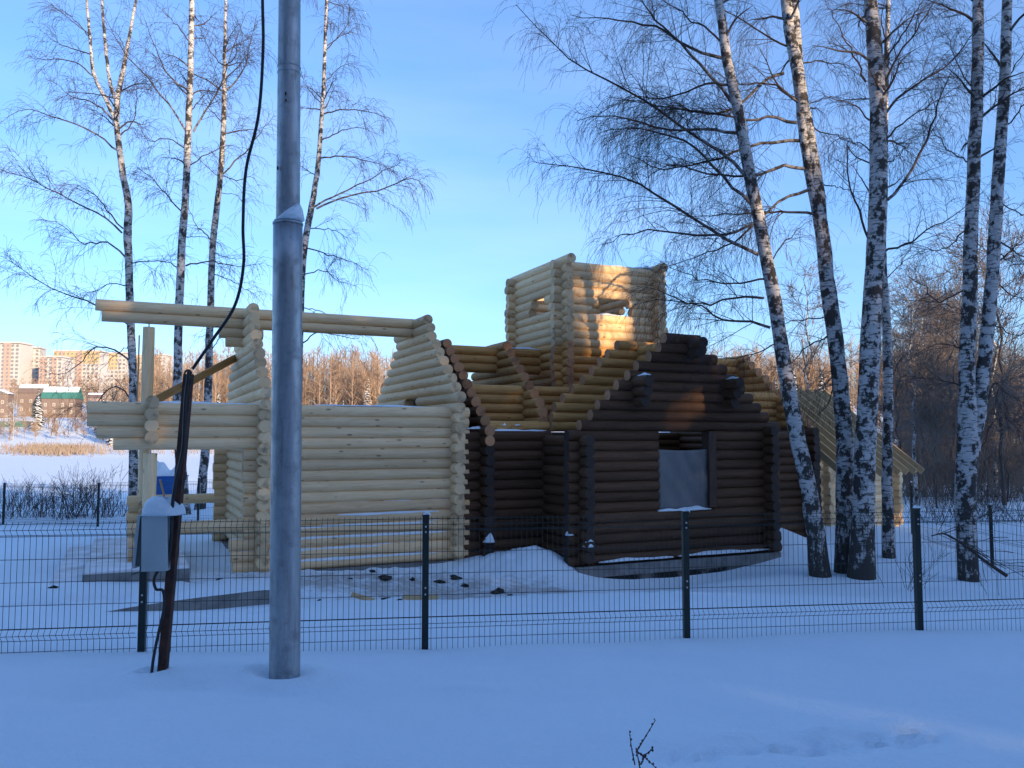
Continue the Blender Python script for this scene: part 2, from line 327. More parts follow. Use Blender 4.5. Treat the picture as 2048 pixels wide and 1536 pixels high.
# ------------------------------------------------------------------ log church
D = .124
def log_mesh(L, r, mats, seed):
    rng = random.Random(seed); S = 14; r = r*rng.uniform(.965, 1.03); xs = [-L/2, -L/6, L/6, L/2]; V, F = [], []
    e = [1+rng.uniform(-.03, .03) for _ in xs]; dy = [rng.uniform(-.006, .006) for _ in xs]
    for i, x in enumerate(xs):
        for k in range(S):
            a = 2*math.pi*k/S; V.append((x, dy[i]+r*e[i]*math.cos(a), r*e[i]*math.sin(a)))
    for i in range(3):
        for k in range(S): F.append((i*S+k, (i+1)*S+k, (i+1)*S+(k+1) % S, i*S+(k+1) % S))
    nb = len(F)
    for i, fl in ((0, 0), (3, 1)):                     # end caps on their own vertices, with a small rounded arris
        n = len(V); x = xs[i]+(-.006 if i == 0 else .006)
        for k in range(S):
            a = 2*math.pi*k/S; V.append((xs[i], dy[i]+r*e[i]*math.cos(a), r*e[i]*math.sin(a)))
        for k in range(S):
            a = 2*math.pi*k/S; V.append((x, dy[i]+r*.95*e[i]*math.cos(a), r*.95*e[i]*math.sin(a)))
        for k in range(S):
            q = (n+k, n+(k+1) % S, n+S+(k+1) % S, n+S+k); F.append(q if fl else q[::-1])
        cap = tuple(range(n+S, n+2*S)); F.append(cap if fl else cap[::-1])
    me = mesh('log', V, F)
    for m in mats: me.materials.append(M[m])
    me.polygons.foreach_set('use_smooth', [True]*nb+[False]*(len(F)-nb))
    me.polygons.foreach_set('material_index', [0]*nb+[1]*(len(F)-nb)); me.update(); return me
nlog = [0]
def log(part, ax, a0, a1, c, h, mats, r=D, name='log', j=.03):
    """ax 'u' runs along the front wall at v=c, 'v' runs back at u=c, 'z' is an upright at c=(u,v)"""
    nlog[0] += 1; rng = random.Random(nlog[0])
    if ax != 'z': a0 += rng.uniform(-j, j); a1 += rng.uniform(-j, j)
    me = log_mesh(abs(a1-a0), r, mats, nlog[0]); m = (a0+a1)/2; jc = rng.uniform(-.008, .008)
    o = bpy.data.objects.new(name, me); col.objects.link(o); o.parent = part
    if ax == 'u': o.location = (m, c+jc, h); o.rotation_euler = (rng.uniform(-.6, .6), 0, 0)
    elif ax == 'v': o.location = (c+jc, m, h); o.rotation_euler = (rng.uniform(-.6, .6), 0, math.pi/2)
    else: o.location = (c[0], c[1], m); o.rotation_euler = (0, -math.pi/2, 0)
    return o
church = empty('log_church', (C1[0], C1[1], 0), YAW)
tag(church, 'unfinished roofless log church with dark front gable, pale left wing and square tower', 'church')
PA, PS = ('pale', 'end_pale'), ('pale_snowy', 'end_pale')
HO, DK, DE = ('honey', 'end_honey'), ('dark', 'end_honey'), ('dark', 'end_dark')
P = .22
nar = empty('side_wing', parent=church); nar['label'] = 'pale unpainted wing with ridge beams'
porch = empty('porch', parent=church); nave = empty('nave', parent=church); nave['label'] = 'dark stained cross-shaped body with honey coloured gables'
tower = empty('tower', parent=church); tower['label'] = 'square pale log tower with slit openings'
W = 5.6; CL = 4.08
uh = lambda k: .545-P*k
vh = lambda k: .655-P*k
for k in range(15):
    left = {0: -3.10, 1: -3.10, 2: -2.96, 3: -2.66, 12: -.58, 13: -.56, 14: -.52}.get(k, -.36)
    m = PS if k > 8 else PA
    log(nar, 'u', left, CL+.30, 0, uh(k), m)
    if k < 4 or k > 9: log(nar, 'u', left if k < 4 else -.4, CL+.3, W, uh(k), PA)
    else: log(nar, 'u', -.4, CL+.3, W, uh(k), PA)
for k in range(15):
    if k < 4: log(nar, 'v', -.36, W+.36, 0, vh(k), PA)
    else:
        log(nar, 'v', -.36, .95, 0, vh(k), PA); log(nar, 'v', 1.75, W+.36, 0, vh(k), PA)
    log(nar, 'v', -.36, W+.36, CL, vh(k), PA)
for gi, ug in enumerate((0, CL)):
    for k in range(1, 11):
        nv = min(-.40+.275*(k-1), 1.62 if k < 10 else 1.80)
        if gi == 1 and k == 1:
            log(nar, 'v', nv, 2.35, ug, .655+P*k, PA); log(nar, 'v', 3.25, W-nv, ug, .655+P*k, PA)
        else: log(nar, 'v', nv, W-nv+(.3 if k > 8 else 0), ug, .655+P*k, PA)
for h, l in ((2.865, -3.17), (2.63, -3.02)): log(nar, 'u', l, CL+.05, W/2, h, PA, name='ridge_beam')
log(nar, 'u', -.62, .35, W/2, 2.40, PA, name='bracket'); log(nar, 'u', -.45, .3, W/2, 2.20, PA, name='bracket')
# porch
UP = -2.04
for k in range(4): log(porch, 'v', -.36, W+.36, UP, vh(k), PA)
log(porch, 'z', .76, 2.43, (UP-.04, W/2), 0, PA, name='king_post')
log(porch, 'z', -1.50, -.30, (UP, 0), 0, PA, name='column'); log(porch, 'z', -1.50, -.30, (UP-.02, W), 0, PA, name='column')
for (u, v, z0, z1) in ((UP-.04, W/2, 2.42, 2.53), (UP, 0, -.31, -.19), (UP-.02, W, -.31, -.19)):
    tube_obj('screw_jack', [(u, v, z0), (u, v, z1)], .014, 'steel', porch, 8)
    V, F = box(u-.07, u+.07, v-.07, v+.07, z0+.004, z0+.016); obj('jack_plate', mesh('jack_plate', V, F), 'steel', porch)
for k in range(5):
    h = -1.62-P*k
    log(porch, 'v', -.36, .55, UP, h-.0, PS if k else PA); log(porch, 'v', W-.6, W+.36, UP, h, PA)
    if k in (0,): log(porch, 'u', UP-.36, .0, 0, h-.10, PA, name='rail'); log(porch, 'u', UP-.36, 0, W, h-.02+.08, PA, name='rail')
    else: log(porch, 'u', UP-.36, UP+.3, W, h+.1, PA); log(porch, 'u', UP-.36, UP+.34, 0, h-.10, PS)
def plank(part, a, b, w, t, mat, name='board', up=(0, 0, 1)):
    a, b = np.array(a, float), np.array(b, float); d = b-a; L = np.linalg.norm(d); d /= L
    s = np.cross(d, up); s /= np.linalg.norm(s); n = np.cross(s, d)
    V, F = box(-L/2, L/2, -t/2, t/2, -w/2, w/2); V = np.array(V)
    me = mesh(name, V, F)
    o = obj(name, me, mat, part)
    from mathutils import Matrix
    m = Matrix(((d[0], s[0], n[0], (a+b)[0]/2), (d[1], s[1], n[1], (a+b)[1]/2), (d[2], s[2], n[2], (a+b)[2]/2), (0, 0, 0, 1)))
    o.matrix_basis = m; return o
plank(porch, (UP+.12, 2.3, .80), (-.12, 3.9, 1.93), .17, .045, 'board_orange', 'brace_board')
plank(porch, (UP-.23, 2.9, .62), (UP-.23, 2.9, 2.25), .16, .03, 'board', 'brace_board', (0, 1, 0))
plank(porch, (-1.35, 3.3, -2.55), (-1.75, 3.3, -.95), .22, .04, 'board', 'brace_board', (0, 1, 0))
# nave: cross plan, arms on the west, south and east
un = lambda j: .04+P*j
vn = lambda j: .15+P*j
UW, UWI, USE, UE, VS = 4.75, 6.33, 11.35, 14.3, -1.68
for j in range(-12, 1):
    log(nave, 'v', -.42, W+.4, UW, vn(j), DK if j > -2 else DE)
    log(nave, 'u', UW-.48, UWI+.1, 0, un(j), ('dark', 'end_pale') if j in (0, -1) else DE)
    log(nave, 'u', USE-.1, UE+.42, 0, un(j), DE)
    log(nave, 'v', -.42, W+.4, UE, vn(j), DE)
    log(nave, 'u', UW-.4, UE+.4, W, un(j), DE)
    if j < 0 or True:
        if j < 0: log(nave, 'v', VS-.36, .1, UWI, vn(j), DE)
        log(nave, 'v', VS-.36, .1, USE, vn(j), DE)
    # front wall with the window opening
    if -7 <= j <= 0:
        log(nave, 'u', UWI-.36, 8.25, VS, un(j), DE, j=.015); log(nave, 'u', 9.64, USE+.36, VS, un(j), DE, j=.015)
    else: log(nave, 'u', UWI-.36, USE+.36, VS, un(j), DE)
UC = 9.0
outer = [6.28, 6.54, 6.74, 6.99, 7.23, 7.49, 7.74, 8.05, 8.33, 8.47]
for j in range(1, 11):
    a = outer[j-1]; b = 2*UC-a+(-.06 if j > 1 else .05)
    log(nave, 'u', a, b, VS, un(j), ('dark', 'end_honey'), j=.02)
    ai = [6.47, 6.50, 6.56, 6.80, 7.05, 7.31, 7.57, 7.79, 8.04, 8.30][j-1]
    log(nave, 'u', ai, 2*UC-ai, 0, un(j), HO, j=.02)
    vi = [.1, .1, .26, .56, .82, 1.08, 1.34, 1.60, 1.86, 2.12][j-1]
    log(nave, 'v', vi, W-vi, UWI, vn(j), HO, j=.02); log(nave, 'v', vi, W-vi, USE, vn(j), HO, j=.02)
    vo = -.17+.272*(j-1)
    log(nave, 'v', min(vo, 2.25), W-min(vo, 2.25), UW, vn(j), DK, j=.02)
    log(nave, 'v', min(vo, 2.25), W-min(vo, 2.25), UE, vn(j), HO, j=.02)
log(nave, 'v', -.45, 1.2, UW, vn(0)+.0001, DK) if False else None
for j in (8, 9, 10):                                    # ridge courses of the arms
    log(nave, 'u', UW, 7.6, 2.62, un(j), HO); log(nave, 'u', 10.4, UE, 2.62, un(j), HO)
    log(nave, 'v', VS+.1, 1.4, UC-.06, vn(j)-P, HO)
for j in (2, 3, 4, 5):                                  # purlin courses
    log(nave, 'u', UW+.06, 8.0, 1.05, un(j), HO); log(nave, 'u', 10.0, UE, 1.05, un(j), HO)
log(nave, 'u', UW, UWI+.3, .16, un(1), HO)
for (u0, hs) in ((7.66, (5, 4, 3)), (10.12, (5, 4, 3))):  # bracket ends standing out of the front gable
    for q, j in enumerate(hs): log(nave, 'v', VS-(.62-.1*q), VS+.3, u0+(.02*q), vn(j)-.02, DE, name='bracket')
for q, j in enumerate((9, 8)): log(nave, 'v', VS-(.52-.1*q), VS+.3, 9.18, vn(j), DE, name='bracket')
# window film, jamb, sill snow
def window_film():
    n, m = 14, 16; V = []; rng = np.random.RandomState(4)
    for i in range(n+1):
        for k in range(m+1):
            u = 8.24+(9.60-8.24)*i/n; z = -1.60+1.34*k/m+(.03*math.sin(i/n*math.pi)*-(k == m))
            V.append((u, VS-.075+.012*math.sin(i*1.3+k*.8)+.008*rng.rand(), z))
    F = [(i*(m+1)+k, (i+1)*(m+1)+k, (i+1)*(m+1)+k+1, i*(m+1)+k+1) for i in range(n) for k in range(m)]
    me = mesh('window_film', V, F, True); o = obj('window_film', me, 'film', nave)
    md = o.modifiers.new('s', 'SOLIDIFY'); md.thickness = .004
    o['label'] = 'grey plastic sheet stretched over the window opening'
window_film()
V, F = box(9.60, 9.80, VS-.15, VS+.12, -1.58, .14); obj('window_jamb', mesh('window_jamb', V, F), 'brown', nave)
V, F = box(8.14, 8.25, VS-.02, VS+.10, -1.58, .14); obj('window_jamb', mesh('window_jamb', V, F), 'brown', nave)
def drift(name, L, w, h, parent, loc, rot=(0, 0, 0), seed=0, mat='snow', nl=18, nw=7):
    """a soft lens of snow lying on something: top bulges, edges thin out"""
    rng = np.random.RandomState(seed); V = []; ph = rng.rand(4)*6
    for i in range(nl+1):
        t = i/nl; e = min(1, 3.2*min(t, 1-t)+.25); ww = w*(.72+.28*math.sin(ph[0]+t*7)*.6+.1*math.sin(ph[1]+t*17))*e**.5
        for k in range(nw+1):
            s = -1+2*k/nw; V.append(((t-.5)*L, s*ww/2, h*e*(1-s*s)*(.75+.3*math.sin(ph[2]+t*9+s)+.12*math.sin(ph[3]+t*23))))
    n = len(V); V += [(x, y, -.012) for x, y, z in V]
    F = [(i*(nw+1)+k, (i+1)*(nw+1)+k, (i+1)*(nw+1)+k+1, i*(nw+1)+k+1) for i in range(nl) for k in range(nw)]
    F += [tuple(n+a for a in f[::-1]) for f in F]
    ring = [i*(nw+1) for i in range(nl+1)]; ring2 = [i*(nw+1)+nw for i in range(nl+1)]
    for r_, fl in ((ring, 1), (ring2, 0)):
        for a, b in zip(r_[:-1], r_[1:]): F.append((a, n+a, n+b, b) if fl else (a, b, n+b, n+a))
    for r_, fl in ((range(nw+1), 0), (range(nl*(nw+1), (nl+1)*(nw+1)), 1)):
        r_ = list(r_)
        for a, b in zip(r_[:-1], r_[1:]): F.append((a, n+a, n+b, b) if fl else (a, b, n+b, n+a))
    o = obj(name, mesh(name, V, F, True), mat, parent, loc, rot); return o
drift('snow_drift', 1.46, .24, .075, nave, (8.95, VS-.06, -1.62), seed=3)
drift('snow_drift', 1.4, .22, .05, tower, (9.7, 1.40, 4.53), seed=5); drift('snow_drift', .5, .2, .06, tower, (10.2, 1.36, 4.56), seed=6)
drift('snow_drift', 1.15, .20, .05, nave, (7.0, 2.60, 2.35), seed=7)
drift('snow_drift', 1.5, .17, .04, nave, (5.6, -.02, .155), seed=8)
drift('snow_drift', .50, .2, .05, nave, (4.58, -.08, .20), seed=9); drift('snow_drift', .45, .19, .05, nave, (7.66, VS-.42, 1.35), (0, 0, math.pi/2), seed=10)
drift('snow_drift', .4, .19, .05, nave, (10.12, VS-.38, 1.35), (0, 0, math.pi/2), seed=11)
drift('snow_drift', 1.1, .2, .05, nave, (12.3, -.03, .155), seed=12)
drift('snow_drift', .9, .16, .05, tower, (9.0, 1.37, 3.205), seed=13)
def heap(parent, loc, r, h, seed):
    rng = np.random.RandomState(seed); V, F = [], []; n, m = 14, 6; ph = rng.rand(2)*6
    for k in range(m+1):
        t = k/m
        for i in range(n): a = 6.2832*i/n; q = r*(1-t)*(1+.15*math.sin(a+ph[0])+.08*math.sin(3*a+ph[1])); V.append((q*math.cos(a)+.25*r*t, q*math.sin(a), h*(1-(1-t)**1.5)))
    F = [(k*n+i, k*n+(i+1) % n, (k+1)*n+(i+1) % n, (k+1)*n+i) for k in range(m) for i in range(n)]+[tuple(range(n))[::-1]]
    obj('snow_heap', mesh('snow_heap', V, F, True), 'snow', parent, loc)
for q, (u, v, z, r_, h_) in enumerate(((UW, -.40, -2.27, .13, .20), (UWI, VS-.30, -2.27, .14, .20), (UWI-.32, VS-.02, -2.05, .10, .17), (USE+.28, VS, -2.2, .12, .15))): heap(nave, (u, v, z), r_, h_, 20+q)
drift('snow_drift', 2.6, .24, .06, nave, (10.0, VS-.14, -2.62), seed=30); drift('snow_drift', 1.9, .16, .05, nave, (7.6, VS-.15, -2.63), seed=31)
for k, sd_ in ((11, 1), (12, 2), (13, 3), (14, 4), (10, 5)):
    L = [3.4, 3.7, 2.3, 3.6, 2.2][sd_-1]; drift('snow_ledge', L, .10, .022, nar, ([2.1, 2.0, 1.25, 1.9, 2.6][sd_-1], -.085, uh(k)+.075), (.55, 0, 0), seed=40+sd_, nl=40)
drift('snow_drift', 2.4, .16, .03, nar, (2.2, 0, uh(0)+.118), seed=46, nl=30)
drift('snow_drift', 2.2, .15, .03, porch, (-1.2, 0, uh(0)+.118), seed=47, nl=30)
for q, u in enumerate((5.25, 5.62)):
    V, F = box(u-.14, u+.14, .02, .20, .165, .28); obj('timber_block', mesh('timber_block', V, F), 'honey', nave)
    drift('snow_drift', .3, .2, .06, nave, (u, .1, .28), seed=50+q, nl=8)
# foundation
def slab(name, x0, x1, y0, y1, z0, z1, mat, parent): V, F = box(x0, x1, y0, y1, z0, z1); return obj(name, mesh(name, V, F), mat, parent)
slab('foundation', UWI-.22, USE+.22, VS-.20, .1, -3.6, -2.72, 'tar', nave); slab('footing_ledge', UWI-.24, USE+.24, VS-.235, VS-.14, -2.93, -2.70, 'concrete', nave)
slab('foundation', UW-.2, UWI-.23, -.18, W+.2, -3.6, -2.73, 'concrete', nave); slab('foundation', USE+.23, UE+.2, -.18, W+.2, -3.6, -2.73, 'tar', nave)
slab('foundation', -.2, CL+.2, -.16, W+.2, -3.6, -2.655, 'concrete', nar); slab('foundation', UWI+.2, USE-.2, .11, W+.1, -3.6, -2.75, 'concrete', nave)
# tower
T0, T1, V0, V1 = 7.6, 10.4, 1.4, 4.2
for k in range(17):
    hu, hv = 4.42-P*k, 4.53-P*k; mu = PA if hu > 2.33 else HO
    for c in (V0, V1):
        if k in (4, 5):
            g0, g1 = (8.55, 9.55) if k == 4 else (8.42, 9.62)
            log(tower, 'u', T0-.32, g0, c, hu, mu); log(tower, 'u', g1, T1+.32, c, hu, mu)
        else: log(tower, 'u', T0-.32, T1+.32, c, hu, mu)
    for c in (T0, T1):
        if k in (4, 5):
            g0, g1 = (2.25, 3.05) if k == 4 else (2.1, 3.15)
            log(tower, 'v', V0-.32, g0, c, hv, mu); log(tower, 'v', g1, V1+.32, c, hv, mu)
        else: log(tower, 'v', V0-(.46 if k == 0 else .32), V1+.32, c, hv, mu)

# ------------------------------------------------------------------ pale log shed at the right
def shed():
    x0, y0 = (1640-1024)/FPX*23.5, 23.5; t = empty('log_shed', (x0, y0, -2.85), R(-50)); tag(t, 'small pale log lean-to with bare sloping rafters seen between the birches at right', 'shed')
    for k in range(10):                                   # local x points out of the eave wall, local y runs back along it
        h = .12+.215*k; log(t, 'v', -.3, 4.5, 0, h, PA); log(t, 'u', -1.3, .3, 0, h+.107, PA); log(t, 'u', -1.6, .3, 4.2, h+.107, PA)
    for i in range(10):
        y = -.5+.52*i; plank(t, (-2.25, y, 4.42), (1.0, y, 1.80), .19, .055, 'board', 'rafter')
    plank(t, (-.02, -.6, 2.32), (-.02, 4.7, 2.32), .16, .05, 'board', 'wall_plate')
shed()
# ------------------------------------------------------------------ porch slabs, retaining edge
def concrete_steps():
    p = at(225, 1120, 14.6); t = empty('concrete_steps', (p[0], p[1], -2.46), YAW)
    tag(t, 'snow covered concrete porch slab with steps at the left', 'steps')
    for nm, x0, x1, y0, y1, z0, z1 in (('slab', -.45, 1.25, -.35, 5, -.5, .13), ('step', -.95, -.45, -.38, 5, -.5, -.02)):
        o = slab(nm, x0, x1, y0, y1, z0, z1, 'concrete', t)
        V, F = box(x0+.01, x1-.01, y0+.015, y1-.02, z1, z1+.03); obj('snow_cover', mesh('snow_cover', V, F), 'dirty_snow', o)
concrete_steps()
def retaining():
    top = [at(x, y, z) for x, y, z in ((118, 1243, 11.4), (190, 1228, 11.7), (270, 1213, 12.1), (360, 1200, 12.6), (450, 1189, 13.2), (540, 1180, 13.7), (572, 1192, 13.9), (590, 1228, 14.0))]
    top = spline(top, 40); base = top[0].copy(); n = len(top); V = []
    for i, p in enumerate(top):
        k = i/(n-1); d = np.array([-.10, 1, 0]); V += [p+d*2.6+np.array([0, 0, .06-.2]), p+np.array([0, .0, 0]), p+np.array([.0, -.04, -.9]), p+d*2.6+np.array([0, 0, -1])]
    F = []
    for i in range(n-1):
        a = 4*i; b = a+4
        F += [(a, a+1, b+1, b), (a+1, a+2, b+2, b+1), (a+2, a+3, b+3, b+2), (a+3, a, b, b+3)]
    F += [(0, 3, 2, 1), (4*n-4, 4*n-3, 4*n-2, 4*n-1)]
    V = [v-base for v in V]; me = mesh('kerb_slab', V, F); me.materials.append(M['concrete']); me.materials.append(M['snow'])
    me.polygons.foreach_set('material_index', [1 if i < 4*(n-1) and i % 4 == 0 else 0 for i in range(len(F))])
    o = bpy.data.objects.new('concrete_kerb', me); col.objects.link(o); o.location = base
    tag(o, 'long curved edge of a concrete slab under snow in front of the porch', 'slab')
retaining()

# ------------------------------------------------------------------ wire fences
def tall_panel(L, H, mat, parent, loc, rot, seed=0, folds=(.03, .48, 1.0, 1.5), bar=.0023):
    """welded mesh panel, local x along the run, z up; folds are the V bends"""
    zs = sorted(set([0, H]+[z for f in folds for z in (f-.05, f, f+.05)]+list(np.arange(.2, H, .2)))); zs = [z for z in zs if -.001 <= z <= H+.001]
    off = [(-.045 if any(abs(z-f) < 1e-6 for f in folds) else 0) for z in zs]
    xs = np.arange(.03, L-.01, .0505); Pc = np.array([[(x, o_, z) for z, o_ in zip(zs, off)] for x in xs])
    V1, Q1, _ = tubes(Pc, np.full(Pc.shape[:2], bar), 4)
    hz = [(z, o_) for z, o_ in zip(zs, off) if any(abs(abs(z-f)-.05) < .006 or abs(z-f) < .006 for f in folds) or abs((z/.2)-round(z/.2)) < .02]
    hz = [(z, o_) for z, o_ in hz if not any(.06 < abs(z-f) < .12 for f in folds)]
    Ph = np.array([[(x, o_-.004, z) for x in np.linspace(0, L, 4)] for z, o_ in hz]); V2, Q2, _ = tubes(Ph, np.full(Ph.shape[:2], bar*1.15), 4)
    return obj('wire_panel', mesh_q('wire_panel', np.vstack([V1, V2]), np.vstack([Q1, Q2+len(V1)]), False), mat, parent, loc, rot)
def fence_post(parent, loc, H, cap_snow=True, rot=0, r=.031):
    V, F = box(-r, r, -r, r, 0, H); o = obj('post', mesh('post', V, F), 'green', parent, loc, (0, 0, rot))
    md = o.modifiers.new('b', 'BEVEL'); md.width = .006; md.segments = 2
    V, F = box(-r-.003, r+.003, -r-.003, r+.003, H+.0005, H+.012); obj('cap', mesh('cap', V, F), 'green', o)
    for z in (.30, .36, .98, 1.04, 1.56, 1.61):
        if z < H: V, F = box(-.006, .006, -r-.010, -r+.002, H-z-.008+.2, H-z+.008+.2) if False else box(-.007, .007, -r-.010, -r+.002, z-.008, z+.008); obj('bolt', mesh('bolt', V, F), 'steel', o)
    if cap_snow: drift('snow_cap', .075, .07, .035, o, (.01, 0, H+.012), seed=int(abs(loc[0])*100) % 97, nl=6, nw=5)
    return o
def near_fence():
    zf = lambda X: 7.96/(1-X*.142)
    pts = []
    for px in (-300, 297, 853, 1367, 1825, 2290):
        X = (px-1024)/FPX; y = zf(X); pts.append(np.array([X*y, y]))
    d = pts[4]-pts[1]; d /= np.linalg.norm(d); rz = math.atan2(d[1], d[0])
    t = empty('mesh_fence', (pts[0][0], pts[0][1], -2.3), 0); tag(t, 'dark green welded wire mesh fence across the snow in front of the church', 'fence')
    o0 = np.array([pts[0][0], pts[0][1], -2.3]); TOP = -.745
    for i, p in enumerate(pts):
        fence_post(t, np.array([p[0], p[1], -2.45])-o0, 1.71, rot=rz)
        if i < len(pts)-1:
            q = pts[i+1]; e = q-p; L = np.linalg.norm(e)
            lx = np.array([p[0]+d[0]*.03-d[1]*-.0, p[1]+d[1]*.03-.036, TOP-1.73])-o0
            tall_panel(L-.06, 1.73, 'green', t, lx, (0, 0, math.atan2(e[1], e[0])), folds=(.17, .745, 1.68-.02))
near_fence()
def far_fence(name, label, posts, H, mat='green'):
    p0 = posts[0]; z0 = gz(p0[0], p0[1]); o0 = np.array([p0[0], p0[1], z0]); t = empty(name, o0); tag(t, label, 'fence')
    for i, p in enumerate(posts):
        fence_post(t, np.array([p[0], p[1], gz(*p)-.2])-o0, H+.2)
        if i < len(posts)-1:
            q = posts[i+1]; e = np.array(q)-np.array(p); L = np.linalg.norm(e); zb = (gz(*p)+gz(*q))/2
            tall_panel(L, H-.05, mat, t, np.array([p[0], p[1]-.04, zb+.02])-o0, (0, 0, math.atan2(e[1], e[0])), folds=(.1, .6, H-.12), bar=.0028)
def fp(px, py, y): p = at(px, py, y); return (float(p[0]), float(p[1]))
far_fence('mesh_fence', 'thin wire mesh fence on dark posts beyond the left bushes', [fp(-180, 1000, 28.5), fp(8, 1000, 27.2), fp(197, 1000, 25.9), fp(397, 1000, 26.6), fp(600, 1000, 27.4)], 1.36)
far_fence('mesh_fence', 'wire mesh fence running back along the right side by the wood', [fp(1823, 1000, 23.0), fp(1980, 1000, 19.0), fp(2200, 1000, 15.5)], 1.42)

# ------------------------------------------------------------------ steel lamp pole, rusty post, meter box, cable
def lamp_pole():
    b = at(570, 1356, 6.42); z0 = b[2]-.3; t = empty('steel_pole', (b[0], b[1], z0)); tag(t, 'tall galvanised steel pole with a stepped collar in the foreground', 'pole')
    lean = -.0105; L0 = at(573, 447, 6.42)[2]-z0; top = 9.5
    def ring(z, r): return (lean*z, 0, z), r
    secs = [ring(z, .1165-.0006*z) for z in np.linspace(0, L0, 12)]
    tube_obj('lower_tube', [p for p, r in secs], [r for p, r in secs], 'galv', t, 40)
    z1 = L0-.003; tube_obj('collar_rim', [(lean*(L0-.012), 0, L0-.012), (lean*L0, 0, L0+.003)], .1185, 'galv', t, 40)
    secs = [ring(z, .0930-.0035*(z-L0)) for z in np.linspace(L0-.2, top, 14)]
    tube_obj('upper_tube', [p for p, r in secs], [r for p, r in secs], 'galv', t, 40)
    for z in (L0+1.22, L0+1.27): tube_obj('weld_ring', [(lean*z, 0, z), (lean*z, 0, z+.008)], .0945-.0035*1.22+.002, 'galv', t, 40)
    # snow wedge on the collar, piled against the right of the upper tube
    V, F = [], []; n = 26
    for i in range(n+1):
        a = -2.5+i*(3.55)/n; k = max(0, math.cos((a-.05)*.62))**1.5
        for r_, z_ in ((.088, .02+.145*k), (.112, .012+.105*k), (.117+.012*k, .004+.03*k), (.085, 0)): V.append((lean*L0+r_*math.cos(a), r_*math.sin(a), L0+.003+z_))
    for i in range(n):
        for k in range(4): a, b_ = 4*i+k, 4*i+(k+1) % 4; F.append((a, a+4, b_+4, b_))
    F += [(0, 1, 2, 3), (4*n+3, 4*n+2, 4*n+1, 4*n)]
    obj('snow_wedge', mesh('snow_wedge', V, F, True), 'snow', t)
    for dx, dz, s in ((.0, 1.02, .012), (.002, .965, .010), (-.06, .42, .012)):
        V, F = box(-s/2, s/2, -.0955, -.08, L0+dz-s, L0+dz+s); obj('rust_spot', mesh('rust_spot', [(x+lean*(L0+dz)+dx, y, z) for x, y, z in V], F), 'rust', t)
    return t, b, z0, lean, top
pole, pb, pz0, plean, ptop = lamp_pole()
def meter_post():
    b = at(322, 1353, 6.42); top = at(375, 748, 6.42); z0 = b[2]-.25; t = empty('meter_post', (b[0], b[1], z0)); tag(t, 'leaning rusty iron post carrying the meter box and black cable', 'post')
    d = top-b; a = b-d*(.25/d[2]); o = np.array([b[0], b[1], z0]); s = .0315
    # angle iron: two flanges
    for nm, (x0, x1, y0, y1) in (('flange', (-s, s, -.006, .006)), ('flange', (s-.010, s, .0062, .055))):
        V = [tuple((p-o)+np.array([x, y, 0])) for p in (a, top) for x, y in ((x0, y0), (x1, y0), (x1, y1), (x0, y1))]
        obj(nm, mesh(nm, V, [(0, 1, 5, 4), (1, 2, 6, 5), (2, 3, 7, 6), (3, 0, 4, 7), (3, 2, 1, 0), (4, 5, 6, 7)]), 'rust', t)
    w = at(372, 748, 6.40)-o
    bpy_r = [w+np.array([(.026*math.cos(q)+.02), -.012, .030*math.sin(q)-.0]) for q in np.linspace(0, 5.6, 14)]
    tube_obj('wire_loop', bpy_r, .008, 'cable', t, 6)
    return t
meter_post()
def meter_box():
    yb = 6.33; tl = at(286, 1032, yb); br = at(333, 1143, yb); c = (tl+br)/2; w = br[0]-tl[0]; h = tl[2]-br[2]
    t = empty('meter_box', (c[0], yb, br[2])); tag(t, 'small grey metal cabinet with its door ajar and a cap of snow', 'electric box')
    dpt = .20; th = .006
    parts = [box(-w/2, w/2, 0, th, 0, h), box(w/2-th, w/2, th+.0005, dpt, 0, h), box(-w/2, -w/2+th, th+.0005, dpt, 0, h), box(-w/2+th+.0005, w/2-th-.0005, th+.0005, dpt, h-th, h), box(-w/2+th+.0005, w/2-th-.0005, th+.0005, dpt, 0, th)]
    V, F = join(parts); o = obj('cabinet', mesh('cabinet', V, F), 'greybox', t, (0, 0, 0), (0, R(-1.2), R(4)))
    md = o.modifiers.new('b', 'BEVEL'); md.width = .004; md.segments = 2; md.limit_method = 'ANGLE'
    obj('inside_shade_block', mesh('inside_shade_block', *box(-w/2-.060, -w/2-.002, .03, .12, .03, h-.012)), 'greydark', t, (0, 0, 0), (0, R(2.0), 0))  # solid dark block painted as the shaded opening beside the door
    dd = obj('door', mesh('door', *join([box(-.022, .0, .0, .10, .0, h-.02), box(-.030, -.0225, .004, .014, .2, .26)])), 'greybox', t, (-w/2-.062, .02, .02), (0, R(4.5), 0))
    obj('bottom_lip', mesh('bottom_lip', *box(-w/2-.085, -w/2-.002, .018, .028, .025, .035)), 'greydark', t, (0, 0, 0), (0, R(-18), 0))
    def cap():
        rng = np.random.RandomState(3); V = []; n = 20; m = 8
        for k in range(m+1):
            ph = math.pi/2*k/m
            for i in range(n):
                a = 2*math.pi*i/n; rr = math.cos(ph)**.55*(1+.07*math.sin(2*a+1)+.04*math.sin(5*a))
                V.append((.02+.150*rr*math.copysign(abs(math.cos(a))**.8, math.cos(a)), .09+.125*rr*math.sin(a), h+.001+.13*math.sin(ph)*(1-.25*math.cos(a)*math.cos(ph))+.012*math.sin(3*a)*(k > 0)))
        F = [(k*n+i, k*n+(i+1) % n, (k+1)*n+(i+1) % n, (k+1)*n+i) for k in range(m) for i in range(n)]+[tuple(range(n))[::-1], tuple(range(m*n, (m+1)*n))]
        obj('snow_cap', mesh('snow_cap', V, F, True), 'snow', t)
    cap()
meter_box()
